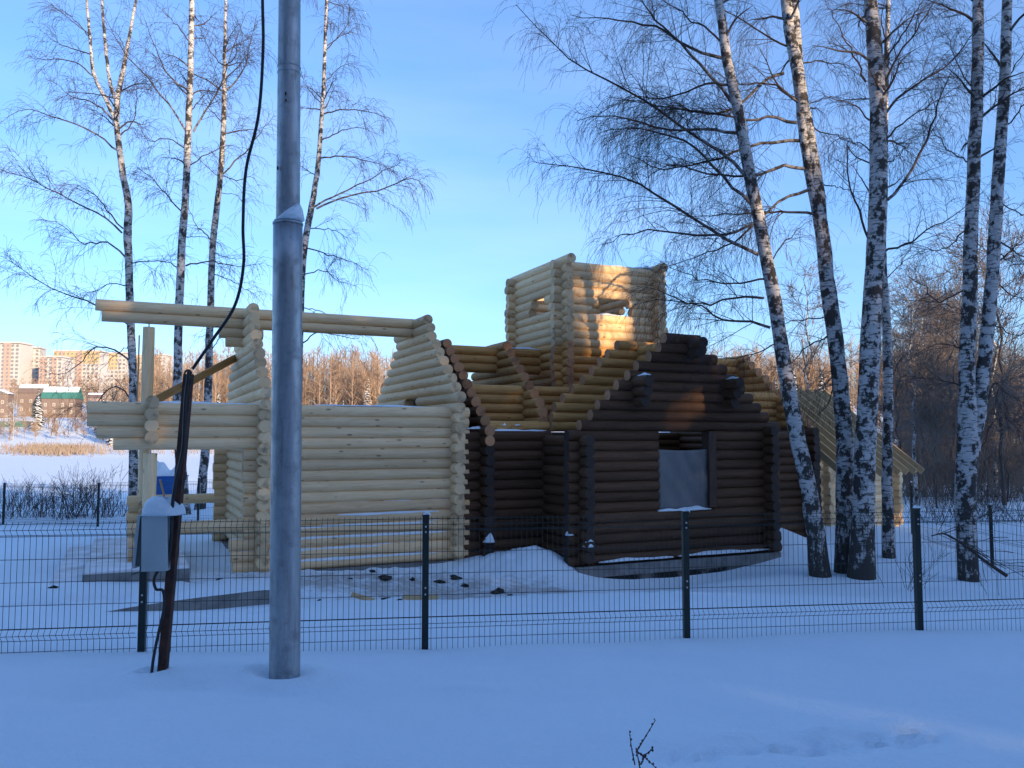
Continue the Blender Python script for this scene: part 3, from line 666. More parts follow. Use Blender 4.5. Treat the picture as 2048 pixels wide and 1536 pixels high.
def cable(name, label, pts, rad, n=60):
    p = spline(pts, n); o = tube_obj(name, p, rad, 'cable', None, 8, p[-1]); tag(o, label, 'cable')
zt = 5.6
ptopx = pb[0]+plean*zt
cable('overhead_cable', 'black cable hanging from the pole down to the rusty post', [(ptopx-.1, pb[1]+.0, zt), at(521, -260, 6.42), at(525, 0, 6.42), at(526, 100, 6.42), at(517, 230, 6.41), at(492, 340, 6.41), at(486, 450, 6.4), at(487, 530, 6.4), at(470, 610, 6.4), at(425, 680, 6.39), at(385, 738, 6.38)], .0125, 90)
cable('drop_cable', 'black cable running down the rusty post to the meter box', [at(378, 740, 6.36), at(371, 800, 6.33), at(368, 870, 6.33), at(364, 910, 6.33), at(352, 960, 6.34), at(345, 1010, 6.36), at(342, 1080, 6.37), at(334, 1140, 6.38)], .0135)
cable('ground_cable', 'black cable looping below the meter box into the snow', [at(318, 1138, 6.36), at(308, 1158, 6.35), at(312, 1178, 6.35), at(326, 1182, 6.36), at(328, 1215, 6.37), at(318, 1262, 6.38), at(308, 1310, 6.38), at(303, 1352, 6.38), at(301, 1400, 6.38)], .0115)

# ------------------------------------------------------------------ trees
def grow(rng, P0, D0, L, K, grav, wander):
    N = len(P0); Pp = np.zeros((N, K, 3)); Pp[:, 0] = P0; Dd = D0/np.linalg.norm(D0, axis=1, keepdims=True); st = (L/(K-1))[:, None]
    for i in range(1, K):
        Dd = Dd+rng.normal(0, wander, Dd.shape); Dd[:, 2] += grav*(i/K); Dd /= np.linalg.norm(Dd, axis=1, keepdims=True); Pp[:, i] = Pp[:, i-1]+Dd*st
    return Pp
def sprout(rng, P, Rr, n, t0, ang, weights=None):
    N, K, _ = P.shape; ln = np.linalg.norm(np.diff(P, axis=1), axis=2).sum(1); w = ln if weights is None else weights
    i = rng.choice(N, n, p=w/w.sum()); t = t0+(1-t0)*rng.rand(n)**.9; x = t*(K-1.001); k = x.astype(int); f = (x-k)[:, None]
    pos = P[i, k]*(1-f)+P[i, k+1]*f; tan = P[i, k+1]-P[i, k]; tan /= np.linalg.norm(tan, axis=1, keepdims=True)+1e-9
    r = Rr[i, k]*(1-f[:, 0])+Rr[i, k+1]*f[:, 0]; q = rng.normal(size=(n, 3)); q -= (q*tan).sum(1, keepdims=True)*tan; q /= np.linalg.norm(q, axis=1, keepdims=True)
    a = ang*(.6+.8*rng.rand(n))[:, None]; return pos, tan*np.cos(a)+q*np.sin(a), r, ln[i]*(1-t)
def crown_arrays(rng, limbs, limbR, dens, twig_r, twig_len=1.0, droop=1.0):
    """limbs (N,K,3): returns tubes for limbs, branches, twigs"""
    out = [tubes(limbs, limbR, 6)]
    tot = np.linalg.norm(np.diff(limbs, axis=1), axis=2).sum()
    n2 = int(tot*5.5*dens); p, d, r, rem = sprout(rng, limbs, limbR, n2, .12, .8); d[:, 2] += .12
    L2 = (.35+.55*rng.rand(n2))*np.clip(rem*.55+.35, .35, 1.9); B = grow(rng, p, d, L2, 7, -.07*droop, .085); r0 = np.clip(r*.5, twig_r*1.3, .009)
    RB = r0[:, None]*np.linspace(1, .35, 7)[None]; RB = np.maximum(RB, twig_r); out.append(tubes(B, RB, 4))
    allB = np.concatenate([B]); n3 = int(L2.sum()*6.5*dens)
    p, d, r, rem = sprout(rng, allB, RB, n3, .15, .75); L3 = (.25+.5*rng.rand(n3))*twig_len; T = grow(rng, p, d, L3, 6, -.5*droop, .085)
    out.append(tubes(T, np.full((n3, 6), twig_r)*np.linspace(1, .75, 6)[None], 3))
    n4 = int(L3.sum()*3.0*dens); p, d, r, rem = sprout(rng, T, np.full((n3, 6), twig_r), n4, .1, .7); L4 = (.12+.28*rng.rand(n4))*twig_len
    T4 = grow(rng, p, d, L4, 4, -.6*droop, .12); out.append(tubes(T4, np.full((n4, 4), twig_r*.8), 3))
    # fine twigs straight off the limbs' outer ends
    n5 = int(tot*5*dens); p, d, r, rem = sprout(rng, limbs, limbR, n5, .35, .8); L5 = (.2+.45*rng.rand(n5))*twig_len
    out.append(tubes(grow(rng, p, d, L5, 6, -.5*droop, .13), np.full((n5, 6), twig_r*.9), 3))
    return out
def cat(parts):
    V, Q, A = [], [], []; n = 0
    for v, q, a in parts: V.append(v); Q.append(q+n); A.append(a); n += len(v)
    return np.vstack(V), np.vstack(Q), np.concatenate(A)
def birch(label, trunks, limbs, y, seed, dens=1.0, twig_r=.0034, extra=14, low=.35, twig_len=1.0, droop=1.0, group=None, reach=1.0, ez=.1):
    """trunks: list of [(px, py, width px), ...] from the base up; limbs: list of pixel polylines, all near distance y"""
    rng = np.random.RandomState(seed); tp = []; ys = y
    base = at(trunks[0][0][0], trunks[0][0][1], y); base[2] = gz(base[0], base[1])
    t = empty('birch_tree', base); tag(t, label, 'tree', group)
    tv = []; chains = []
    for tr in trunks:
        pts = [at(px, py, y) for px, py, w in tr]; ww = [w*y/FPX/2 for px, py, w in tr]
        if tr is trunks[0]: pts[0][2] = min(pts[0][2], base[2])-.12
        # carry the stem on above the frame
        if pts[-1][2] > 5:
            d = pts[-1]-pts[-2]; d /= np.linalg.norm(d); pts += [pts[-1]+d*2.5, pts[-1]+d*5.0]; ww += [ww[-1]*.55, .008]
        n = 44; c = spline(pts, n); c[2:-2] += rng.normal(0, .006, (n-4, 3)); r = np.interp(np.linspace(0, len(ww)-1, n), range(len(ww)), ww)
        r = np.maximum(r*(1+rng.normal(0, .02, n)), .006); chains.append((c, r))
        if tr is trunks[0]: r[:4] *= np.array([1.28, 1.15, 1.07, 1.02])
        tv.append(tubes(c[None], r[None], 16))
    V, Q, A = cat(tv); hgt = V[:, 2]-base[2]
    lowv = np.clip(1-hgt/(low*6+.01), 0, 1) if low else np.zeros(len(V))
    obj('trunk', mesh_q('trunk', V-base, Q, True, {'thick': np.clip(A/.07, .45, 1)*1.0, 'low': lowv}), 'bark', t)
    LP, LR = [], []; K = 14
    def add(pts, r0): LP.append(spline(pts, K)+np.vstack([np.zeros((1, 3)), rng.normal(0, .02, (K-1, 3))])); LR.append(r0*np.linspace(1, .16, K))
    for lb in limbs:
        off = rng.uniform(-.35, .35); pts = []
        for i, (px, py) in enumerate(lb): pts.append(at(px, py, y+off*i*.35))
        ln = np.linalg.norm(pts[-1]-pts[0]); add(pts, np.clip(.0095*ln+.004, .010, .040))
    for i in range(extra):
        c, r = chains[rng.randint(len(chains))]; k = int(len(c)*(ez*2.6+.25+(.72-ez*2.6)*rng.rand())); k = min(k, len(c)-3); az = rng.uniform(0, 6.28); e = rng.uniform(.25, .95)
        L = rng.uniform(1.1, 2.6)*reach*(1-.45*k/len(c)); d = np.array([[math.cos(az)*math.cos(e), math.sin(az)*math.cos(e), math.sin(e)]])
        gch = grow(rng, c[k][None], d, np.array([L]), K, -.03, .10)[0]; LP.append(gch); LR.append(np.clip(r[k]*.35, .010, .035)*np.linspace(1, .16, K))
    LP, LR = np.array(LP), np.maximum(np.array(LR), twig_r)
    V, Q, A = cat(crown_arrays(rng, LP, LR, dens, twig_r, twig_len, droop))
    obj('crown', mesh_q('crown', V-base, Q, True, {'thick': np.clip(A/.07, 0, .5), 'low': np.zeros(len(V))}), 'bark', t)
    return t
def cr(pts, ox, oy, s): return [(ox+x/s, oy+y/s) for x, y in pts]
RA = lambda pts: cr(pts, 1000, 0, 1.954)
LA = lambda pts: cr(pts, 0, 0, 2.2756)
birch('birch leaning left, nearest the dark gable',
      [[(1641, 1140, 35), (1622, 1000, 32), (1596, 880, 31), (1570, 740, 29), (1552, 620, 27), (1528, 490, 25), (1504, 370, 24), (1481, 245, 22), (1456, 128, 20), (1437, 0, 18), (1408, -170, 14)]],
      [RA(l) for l in ([(905, 400), (800, 270), (700, 160), (620, 80), (555, 0), (500, -80)], [(860, 160), (790, 100), (720, 60), (640, 0), (560, -60)],
       [(960, 690), (880, 610), (760, 530), (640, 440), (520, 370), (400, 310), (280, 240), (190, 150), (60, 30)],
       [(985, 800), (900, 720), (820, 640), (740, 560), (620, 520), (500, 500), (380, 520)], [(1010, 995), (900, 940), (780, 870), (640, 780), (520, 710), (400, 670), (250, 650), (140, 640)],
       [(930, 520), (820, 510), (700, 510), (560, 480), (430, 450), (300, 470)], [(1030, 1165), (940, 1160), (820, 1185), (730, 1180), (640, 1140), (560, 1120)],
       [(1055, 1280), (960, 1255), (860, 1250), (800, 1200), (640, 1170), (520, 1190)], [(1000, 870), (900, 910), (760, 920), (640, 900), (500, 910), (400, 960)],
       [(900, 330), (800, 330), (660, 380), (540, 380), (420, 420)], [(880, 230), (760, 200), (640, 120), (520, 90), (400, 70), (280, 60)],
       [(1085, 1340), (1000, 1380), (900, 1400), (820, 1390)], [(1040, 1060), (1100, 960), (1160, 900), (1220, 860)], [(1040, 1090), (900, 1110), (760, 1080), (650, 1040)])],
      17.4, 11, dens=1.15, extra=10, low=.42, twig_r=.0029, twig_len=1.35, droop=1.3)
birch('double stemmed birch second from the dark gable',
      [[(1692, 1140, 36), (1690, 960, 34), (1686, 830, 33), (1672, 690, 30), (1655, 570, 29), (1642, 440, 28), (1622, 300, 26), (1601, 180, 25), (1580, 60, 24), (1572, 0, 22), (1556, -170, 16)],
       [(1688, 840, 24), (1676, 690, 24), (1654, 540, 23), (1634, 420, 22), (1610, 280, 21), (1598, 150, 20), (1590, 0, 18), (1585, -150, 12)]],
      [RA(l) for l in ([(1120, 180), (1010, 120), (900, 50), (800, 10)], [(1110, 285), (1040, 310), (960, 390), (860, 440), (700, 430), (560, 400), (440, 380)], [(1160, 480), (1060, 460), (960, 465), (800, 440), (660, 430), (540, 470)],
       [(1180, 550), (1040, 560), (900, 600), (760, 640), (620, 660), (500, 600)], [(1190, 660), (1080, 655), (960, 690), (820, 680), (680, 640), (560, 700)], [(1210, 740), (1100, 780), (1000, 860), (880, 960), (800, 990), (640, 1050)],
       [(1240, 840), (1120, 825), (1000, 830), (840, 840), (700, 840)], [(1265, 1240), (1150, 1255), (1010, 1288)], [(1210, 500), (1310, 530), (1440, 580)], [(1265, 720), (1350, 740), (1440, 800)], [(1200, 410), (1300, 380), (1380, 420)],
       [(1150, 380), (1040, 330), (920, 330), (800, 260)], [(1300, 1300), (1200, 1360), (1120, 1430), (1040, 1440)], [(1345, 1400), (1280, 1500), (1230, 1600)], [(1170, 250), (1260, 240), (1350, 260), (1420, 310)], [(1330, 1440), (1290, 1560), (1200, 1680)])],
      17.8, 12, dens=1.15, extra=12, low=.42, twig_r=.0029, twig_len=1.35, droop=1.3)
birch('thick straight white birch, tallest of the clump',
      [[(1722, 1152, 44), (1728, 1000, 42), (1730, 900, 41), (1738, 760, 40), (1744, 620, 39), (1752, 500, 37), (1757, 350, 35), (1755, 200, 33), (1748, 80, 30), (1742, 0, 26), (1735, -170, 18)]],
      [RA(l) for l in ([(1455, 960), (1410, 850), (1365, 720), (1360, 600), (1365, 520)], [(1500, 240), (1560, 160), (1620, 60), (1650, 0), (1680, -80)], [(1500, 330), (1560, 210), (1640, 100), (1700, 10), (1740, -60)],
       [(1510, 440), (1570, 370), (1660, 310), (1760, 240), (1850, 130), (1930, 60)], [(1515, 780), (1590, 690), (1680, 520), (1720, 380), (1780, 260)], [(1495, 990), (1590, 950), (1680, 890), (1800, 820), (1900, 750)],
       [(1430, 320), (1380, 210), (1320, 100), (1270, 0)], [(1440, 110), (1380, 50), (1330, 0)], [(1445, 470), (1380, 410), (1320, 390), (1220, 350)], [(1510, 540), (1600, 460), (1700, 400), (1800, 330)], [(1510, 640), (1580, 580), (1680, 500)],
       [(1445, 590), (1360, 540), (1300, 560), (1240, 640)])],
      17.2, 13, dens=1.1, extra=14, low=.30, twig_r=.0029, twig_len=1.3, droop=1.2)
birch('thin birch standing close behind the thickest one',
      [[(1776, 1075, 21), (1774, 950, 21), (1776, 820, 19), (1775, 700, 18), (1770, 600, 17), (1764, 500, 16), (1768, 350, 13), (1772, 150, 11), (1776, 0, 9)]],
      [[(1775, 770), (1800, 720), (1830, 690)], [(1776, 870), (1750, 820), (1738, 790)], [(1770, 560), (1810, 520), (1850, 500)]], 20.5, 14, dens=.6, extra=9, low=.12)
birch('forked birch at the far right beside the fence post',
      [[(1936, 1132, 31), (1931, 1000, 40), (1935, 880, 40), (1934, 760, 31), (1938, 600, 28), (1943, 450, 26), (1949, 300, 25), (1955, 150, 23), (1957, 0, 21), (1962, -170, 15)],
       [(1945, 900, 28), (1960, 800, 28), (1972, 690, 26), (1984, 560, 25), (1992, 430, 24), (2000, 300, 23), (2010, 150, 21), (2014, 0, 19), (2022, -170, 12)]],
      [[(1950, 880), (1985, 770), (2020, 790), (2060, 815)], [(1955, 910), (2000, 835), (2060, 860)], [(1930, 580), (1880, 600), (1830, 560), (1790, 545)], [(1935, 460), (1880, 500), (1820, 490)], [(2000, 520), (2050, 480), (2100, 440)],
       [(1995, 480), (2060, 520), (2120, 530)], [(1985, 560), (2040, 600), (2100, 610)], [(1940, 700), (1880, 690), (1810, 720)], [(1945, 640), (1900, 610), (1860, 615)], [(2005, 260), (2060, 200), (2120, 150)], [(1950, 330), (1900, 300), (1850, 240)], [(1945, 780), (1880, 760), (1800, 752)],
       [(1990, 500), (2040, 530), (2090, 505)], [(1998, 400), (2050, 430), (2110, 400)], [(2008, 180), (2040, 120), (2090, 60)], [(1980, 640), (2030, 670), (2090, 660)], [(1955, 200), (1920, 140), (1890, 60)]],
      17.4, 15, dens=1.2, twig_r=.003, extra=20, low=.25, droop=.5)
# four birches beyond the porch on the left
GL = None
birch('leftmost birch behind the porch, forking into thin stems',
      [[(268, 1035, 17), (267, 860, 17), (266, 760, 16), (262, 650, 15), (257, 519, 15), (255, 461, 16), (257, 409, 14), (246, 352, 13), (239, 299, 12), (233, 246, 11), (235, 193, 11), (240, 170, 10), (250, 120, 8), (263, 50, 6)],
       [(234, 250, 9), (215, 205, 8), (188, 150, 7), (180, 75, 6), (175, 20, 5)], [(232, 200, 8), (220, 165, 7), (211, 90, 6), (204, 10, 5)]],
      [LA(l) for l in ([(555, 1060), (480, 990), (370, 930), (230, 865), (130, 810), (0, 770), (-90, 700)], [(570, 1170), (500, 1110), (430, 1105), (370, 1100), (280, 1020), (180, 1000)], [(545, 690), (470, 630), (380, 580), (280, 545), (190, 510), (90, 500), (10, 560)],
       [(560, 1040), (480, 950), (440, 890), (370, 850), (250, 820)], [(590, 1480), (430, 1385), (300, 1340), (150, 1260), (0, 1160)], [(600, 1660), (540, 1600), (430, 1580), (380, 1640), (290, 1700), (200, 1690)], [(600, 1840), (560, 1770), (490, 1770), (420, 1850), (330, 1850), (260, 1900)],
       [(590, 1900), (500, 1930), (410, 1890)], [(540, 450), (440, 430), (330, 420), (240, 460)], [(530, 560), (430, 470), (330, 440), (220, 350)], [(430, 350), (330, 280), (200, 270), (140, 265)], [(410, 170), (330, 80), (230, 10)], [(540, 620), (600, 560), (625, 430), (600, 330)], [(420, 250), (340, 220), (250, 190), (180, 130)], [(600, 1560), (520, 1620), (440, 1700)],
       [(590, 1200), (680, 1190), (770, 1195), (815, 1230)], [(580, 1300), (500, 1290), (420, 1330), (330, 1300)])],
      30.0, 21, dens=.76, twig_r=.0048, extra=14, low=.05, twig_len=1.5, reach=1.3)
birch('second birch from the left, with the straightest white trunk',
      [[(368, 1035, 24), (364, 960, 21), (356, 860, 18), (355, 760, 17), (357, 640, 16), (361, 560, 16), (365, 470, 15), (371, 395, 14), (376, 264, 13), (380, 176, 12), (382, 88, 11), (384, 0, 10), (386, -150, 6)]],
      [LA(l) for l in ([(860, 620), (780, 490), (700, 390), (620, 300), (540, 200), (470, 60)], [(870, 200), (800, 110), (690, 10)], [(880, 600), (940, 500), (1000, 400), (1060, 230), (1120, 60)], [(840, 980), (760, 890), (690, 810), (600, 740)],
       [(815, 1220), (740, 1190), (620, 1190)], [(845, 1210), (950, 1190), (1080, 1215), (1200, 1200)], [(850, 680), (760, 630), (680, 640), (620, 560)], [(870, 500), (930, 430), (1000, 330)], [(865, 420), (760, 330), (700, 200), (650, 60)], [(830, 1080), (920, 1080), (1010, 1110)],
       [(820, 1480), (900, 1420), (950, 1450)], [(855, 760), (950, 700), (1050, 660), (1120, 700)])],
      29.0, 22, dens=.76, twig_r=.0048, extra=14, low=.07, twig_len=1.5, reach=1.3)
birch('third birch from the left, bending near its snowy foot',
      [[(398, 1035, 20), (405, 960, 18), (412, 880, 16), (416, 790, 16), (418, 700, 15), (421, 620, 14), (425, 500, 13), (436, 395, 12), (444, 308, 11), (448, 220, 10), (449, 130, 8), (451, 40, 6)]],
      [LA(l) for l in ([(1005, 800), (1100, 710), (1180, 610), (1250, 520)], [(990, 800), (900, 720), (880, 700)], [(1010, 800), (1080, 820), (1150, 810), (1200, 880)], [(970, 1100), (890, 1010), (830, 870)], [(1000, 880), (1080, 890), (1120, 960)], [(1015, 560), (940, 480), (900, 380)], [(1020, 420), (1100, 330), (1140, 200), (1170, 80)],
       [(960, 1600), (1000, 1540), (1090, 1500), (1160, 1530)], [(960, 1240), (1060, 1280), (1160, 1340)], [(1020, 300), (950, 220), (900, 100)], [(970, 1150), (1060, 1180), (1150, 1160)])],
      31.0, 23, dens=.76, twig_r=.0048, extra=13, low=.05, twig_len=1.5, reach=1.3)
birch('slender birch rising behind the steel pole',
      [[(592, 1010, 16), (596, 800, 16), (600, 640, 15), (606, 520, 13), (616, 450, 13), (626, 400, 12), (636, 330, 10), (642, 260, 9), (646, 190, 8), (650, 100, 7), (653, 0, 6), (656, -120, 4)]],
      [LA(l) for l in ([(1425, 945), (1520, 890), (1640, 840), (1740, 780), (1830, 740)], [(1440, 950), (1560, 900), (1740, 860), (1870, 810), (1930, 850)], [(1470, 520), (1560, 500), (1700, 510), (1780, 560)], [(1480, 370), (1560, 300), (1640, 290)], [(1460, 640), (1540, 600), (1640, 580), (1740, 620)],
       [(1455, 720), (1560, 710), (1700, 740), (1800, 780)], [(1400, 1130), (1500, 1160), (1600, 1190), (1680, 1230)], [(1380, 1250), (1480, 1230), (1540, 1280), (1620, 1300)], [(1470, 480), (1400, 400), (1370, 330)], [(1400, 1040), (1520, 1050), (1620, 1100)], [(1380, 1560), (1460, 1510), (1600, 1540), (1680, 1500)], [(1375, 1400), (1470, 1420), (1580, 1480)],
       [(1480, 230), (1560, 140), (1610, 60)], [(1440, 800), (1350, 740), (1300, 640)], [(1485, 60), (1540, 20), (1590, 40)])],
      29.5, 24, dens=.82, twig_r=.0048, extra=12, low=.0, twig_len=1.5, reach=1.1, droop=1.25)

# ------------------------------------------------------------------ bare trees of the wood at the right, bushes
def bare_mesh(seed, H, r0, dens, twig_r, K=9, nl=26, spread=.24):
    rng = np.random.RandomState(seed); c = np.array([[rng.normal(0, .05)*i, rng.normal(0, .05)*i, H*i/15] for i in range(16)]); c = np.cumsum(np.vstack([[0, 0, -.2], np.diff(c, axis=0)*[.35, .35, 1]]), axis=0)
    r = r0*np.linspace(1, .1, 16)**.9; n = nl; k = rng.randint(4, 15, n); az = rng.uniform(0, 6.28, n); e = rng.uniform(.35, 1.05, n)
    d = np.stack([np.cos(az)*np.cos(e), np.sin(az)*np.cos(e), np.sin(e)], 1); L = H*spread*(1.15-k/16)*rng.uniform(.7, 1.5, n)+.6
    lb = grow(rng, c[k], d, L, K, .02, .1); lr = np.maximum(r[k][:, None]*.42*np.linspace(1, .2, K)[None], twig_r)
    p, d2, rr, rem = sprout(rng, lb, lr, int(n*9*dens), .1, .7); L2 = rng.uniform(.5, 1.3, len(p)); B = grow(rng, p, d2, L2, 5, .05, .14)
    p3, d3, _, _ = sprout(rng, B, np.full(B.shape[:2], .006), int(n*34*dens), .1, .7); T = grow(rng, p3, d3, rng.uniform(.3, .8, len(p3)), 4, .0, .14)
    tr = tubes(c[None], r[None], 9); cw = cat([tubes(lb, lr, 4), tubes(B, np.full(B.shape[:2], twig_r*1.4), 3), tubes(T, np.full(T.shape[:2], twig_r), 3)])
    return tr, cw
wood_var = []
for s, (H, r0, mt) in enumerate(((12, .10, 'trunk_dark'), (14, .12, 'bark'), (10.5, .085, 'trunk_dark'), (13, .095, 'trunk_dark'), (8, .06, 'trunk_dark'))):
    tr, cw = bare_mesh(60+s, H, r0, 1.0, .009)
    a = mesh_q('trunk', tr[0], tr[1], True, {'thick': np.ones(len(tr[0])), 'low': np.zeros(len(tr[0]))}); a.materials.append(M[mt])
    b = mesh_q('crown', cw[0], cw[1], True); b.materials.append(M['twig_mid']); wood_var.append((a, b))
rng = np.random.RandomState(8)
spots = []
for i in range(54):
    px = rng.uniform(1795, 2120); y = rng.uniform(34, 78); spots.append((px, y, rng.randint(5), rng.uniform(.62, .98)))
for px, y, v, s in ((1848, 62, 1, 1.0), (1885, 58, 1, .95), (1875, 66, 3, 1.0), (1912, 60, 1, 1.0), (1860, 64, 0, 1.05), (1622, 48, 1, .95), (1990, 40, 1, 1.0), (1830, 46, 2, .85), (1865, 44, 4, 1.0)): spots.append((px, y, v, s))
for i, (px, y, v, s) in enumerate(spots):
    p = at(px, 900, y); z = gz(p[0], p[1]); t = empty('bare_tree', (p[0], p[1], z), rng.uniform(0, 6.28)); t.scale = (s, s, s)
    white = v == 1
    tag(t, 'bare pale trunked tree in the dense wood at right' if white else 'bare dark trunked tree in the dense wood at right', 'tree', 'pale trunked trees of the right wood' if white else 'dark trunked trees of the right wood')
    for me in wood_var[v]: o = bpy.data.objects.new(me.name.split('.')[0], me); col.objects.link(o); o.parent = t
tag(t, 'low bare sapling at the edge of the wood beside the shed', 'tree') if False else None
def bush(label, px, py, y, w, h, n, seed, mat='twig', tr=.006, group=None, cat_='bush'):
    rng = np.random.RandomState(seed); p = at(px, py, y); p[2] = gz(p[0], p[1])-.03
    P0 = np.stack([rng.normal(0, w*.22, n), rng.normal(0, w*.2, n), np.zeros(n)], 1); d = np.stack([rng.normal(0, .32, n)+P0[:, 0]*.5/w, rng.normal(0, .3, n), np.ones(n)], 1)
    S = grow(rng, P0, d, h*rng.uniform(.5, 1.15, n), 7, .0, .09); RS = np.full((n, 7), tr)*np.linspace(1.3, .6, 7)[None]
    q, d2, _, _ = sprout(rng, S, RS, n*5, .2, .5); B = grow(rng, q, d2, h*rng.uniform(.15, .4, len(q)), 5, .05, .1)
    t = empty('bush', p); tag(t, label, cat_, group)
    V, Q, A = tubes(S, RS, 4); obj('stems', mesh_q('stems', V, Q), mat, t)['kind'] = 'stuff'; V, Q, A = tubes(B, np.full(B.shape[:2], tr*.6), 3); obj('twigs', mesh_q('twigs', V, Q), mat, t)['kind'] = 'stuff'
bush('wide bare bush behind the wire fence, left of the porch', 163, 1030, 29.0, 2.2, 1.55, 90, 31, tr=.007)
bush('bare bush at the left edge behind the wire fence', 30, 1020, 29.5, 2.0, 1.3, 60, 32, tr=.007)
bush('smaller bare bush between the two left bushes', 92, 1028, 29.3, 1.2, 1.1, 36, 33, tr=.007)
bush('thin bare shrub right of the widest left bush', 222, 1030, 28.6, 1.2, .9, 26, 34, tr=.007)
bush('low bare shrub at the edge of the right wood behind the fence', 1890, 1010, 30, 3.0, 1.2, 70, 35, tr=.007)
bush('low bare shrub right of the forked birch', 2020, 1010, 30, 3.0, 1.3, 70, 36, tr=.007)
bush('twiggy shrub under the fence post at right', 1815, 1140, 15.6, 1.0, .9, 14, 37, tr=.004)
def undergrowth():
    rng = np.random.RandomState(9); n = 2100; px = rng.uniform(1775, 2140, n); y = rng.uniform(36, 66, n)
    x = (px-1024)/FPX*y; z = ground(x, y); P0 = np.stack([x, y, z], 1); d = np.stack([rng.normal(0, .3, n), rng.normal(0, .3, n), np.ones(n)], 1)
    S = grow(rng, P0, d, rng.uniform(.8, 4.2, n)**1.0, 6, 0, .12); V1 = tubes(S, np.full((n, 6), .012)*np.linspace(1.3, .5, 6)[None], 3)
    q, d2, _, _ = sprout(rng, S, np.full((n, 6), .01), n*5, .15, .6); B = grow(rng, q, d2, rng.uniform(.3, 1.0, len(q)), 4, 0, .14); V2 = tubes(B, np.full(B.shape[:2], .0075), 3)
    V, Q, A = cat([V1, V2]); o = obj('undergrowth', mesh_q('undergrowth', V, Q), 'twig_mid'); tag(o, 'dense bare undergrowth filling the wood at right', 'undergrowth', kind='stuff')
undergrowth()
def fallen():
    a = at(1868, 1068, 14.2); pts = [at(1862, 1072, 14.3), at(1890, 1068, 14.2), at(1930, 1092, 14.0), at(1970, 1122, 13.9), at(2014, 1152, 13.8)]
    c = spline(pts, 14); rng = np.random.RandomState(2); r = np.linspace(.010, .032, 14)
    q, d, _, _ = sprout(rng, c[None], r[None], 22, .0, .7); B = grow(rng, q, d, rng.uniform(.4, 1.3, 22), 7, -.03, .12)
    V, Q, A = cat([tubes(c[None], r[None], 7), tubes(B, np.full(B.shape[:2], .005), 4)]); o = obj('fallen_branch', mesh_q('fallen_branch', V-pts[2], Q), 'twig', None, pts[2]); tag(o, 'fallen bare branch leaning on the snow by the forked birch', 'branch')
fallen()
def foreground_twig():
    b = at(1283, 1560, 4.05); b[2] = gz(b[0], b[1])-.02; rng = np.random.RandomState(4)
    S = []
    for pl in ([(1283, 1560), (1277, 1520), (1272, 1500)], [(1272, 1505), (1290, 1475), (1311, 1440)], [(1270, 1530), (1263, 1495), (1259, 1462)], [(1273, 1502), (1290, 1515), (1312, 1536)], [(1285, 1512), (1297, 1505), (1306, 1496)], [(1279, 1530), (1286, 1522), (1284, 1508)]):
        S.append(spline([at(x, y, 4.05+.02*i) for i, (x, y) in enumerate(pl)], 8))
    S = np.array(S); V, Q, A = tubes(S, np.full(S.shape[:2], .0032)*np.linspace(1.2, .6, 8)[None], 5)
    t = empty('weed_stalk', b); tag(t, 'dry weed twig poking out of the foreground snow', 'weed'); obj('stalk', mesh_q('stalk', V-b, Q), 'twig', t)
    V, F = [], []
    for c in S:
        for p in c[1::1]:
            p = p+rng.normal(0, .003, 3); n = len(V); s = .0062*rng.uniform(.6, 1.1)
            V += [p+np.array(k)*s-b for k in ((1, 0, 0), (-1, 0, 0), (0, 1, 0), (0, -1, 0), (0, 0, 1.4), (0, 0, -1.4))]
            F += [tuple(n+i for i in f) for f in ((0, 2, 4), (2, 1, 4), (1, 3, 4), (3, 0, 4), (2, 0, 5), (1, 2, 5), (3, 1, 5), (0, 3, 5))]
    o = obj('buds', mesh('buds', V, F, True), 'twig', t); o['kind'] = 'stuff'
foreground_twig()

# ------------------------------------------------------------------ things lying about
def lump(name, label, cat_, px, py, y, s, mat, seed, flat=.6):
    rng = np.random.RandomState(seed); p = at(px, py, y); p[2] = gz(p[0], p[1])+s*.12; V, F = [], []; n, m = 10, 6; ph = rng.rand(6)*6
    for k in range(m+1):
        th = math.pi*k/m
        for i in range(n):
            a = 2*math.pi*i/n; r = s*(1+.3*math.sin(2*a+ph[0])+.2*math.sin(3*a+ph[1]+th*2)+.15*rng.normal()); V.append((r*math.sin(th)*math.cos(a), r*math.sin(th)*math.sin(a)*.8, flat*s*math.cos(th)*(1+.25*math.sin(a*2+ph[2]))))
    F = [(k*n+i, (k+1)*n+i, (k+1)*n+(i+1) % n, k*n+(i+1) % n) for k in range(m) for i in range(n)]
    o = obj(name, mesh(name, V, F), mat, None, p, (0, 0, ph[4])); tag(o, label, cat_)
lump('charred_lump', 'dark clump lying on the snow mound below the dark corner', 'lump', 997, 1166, 15.3, .13, 'char', 1)
lump('charred_lump', 'dark clod near the pale corner, right of the boards', 'lump', 910, 1137, 16.3, .16, 'char', 2, .35)
lump('charred_lump', 'small dark clod left of the fence post, above the boards', 'lump', 826, 1134, 15.9, .07, 'char', 3)
lump('charred_lump', 'flat dark strip of ash on the snow below the pale wall', 'ash', 770, 1138, 15.7, .17, 'char', 4, .2)
lump('charred_lump', 'small dark clod between the two boards on the snow', 'lump', 775, 1167, 14.2, .08, 'char', 5, .4)
lump('charred_lump', 'dark scrap just right of the middle fence post', 'lump', 867, 1168, 14.2, .08, 'char', 6, .4)
lump('charred_lump', 'small dark scrap on the snow left of the concrete steps', 'lump', 108, 1178, 13.6, .07, 'char', 7, .4)
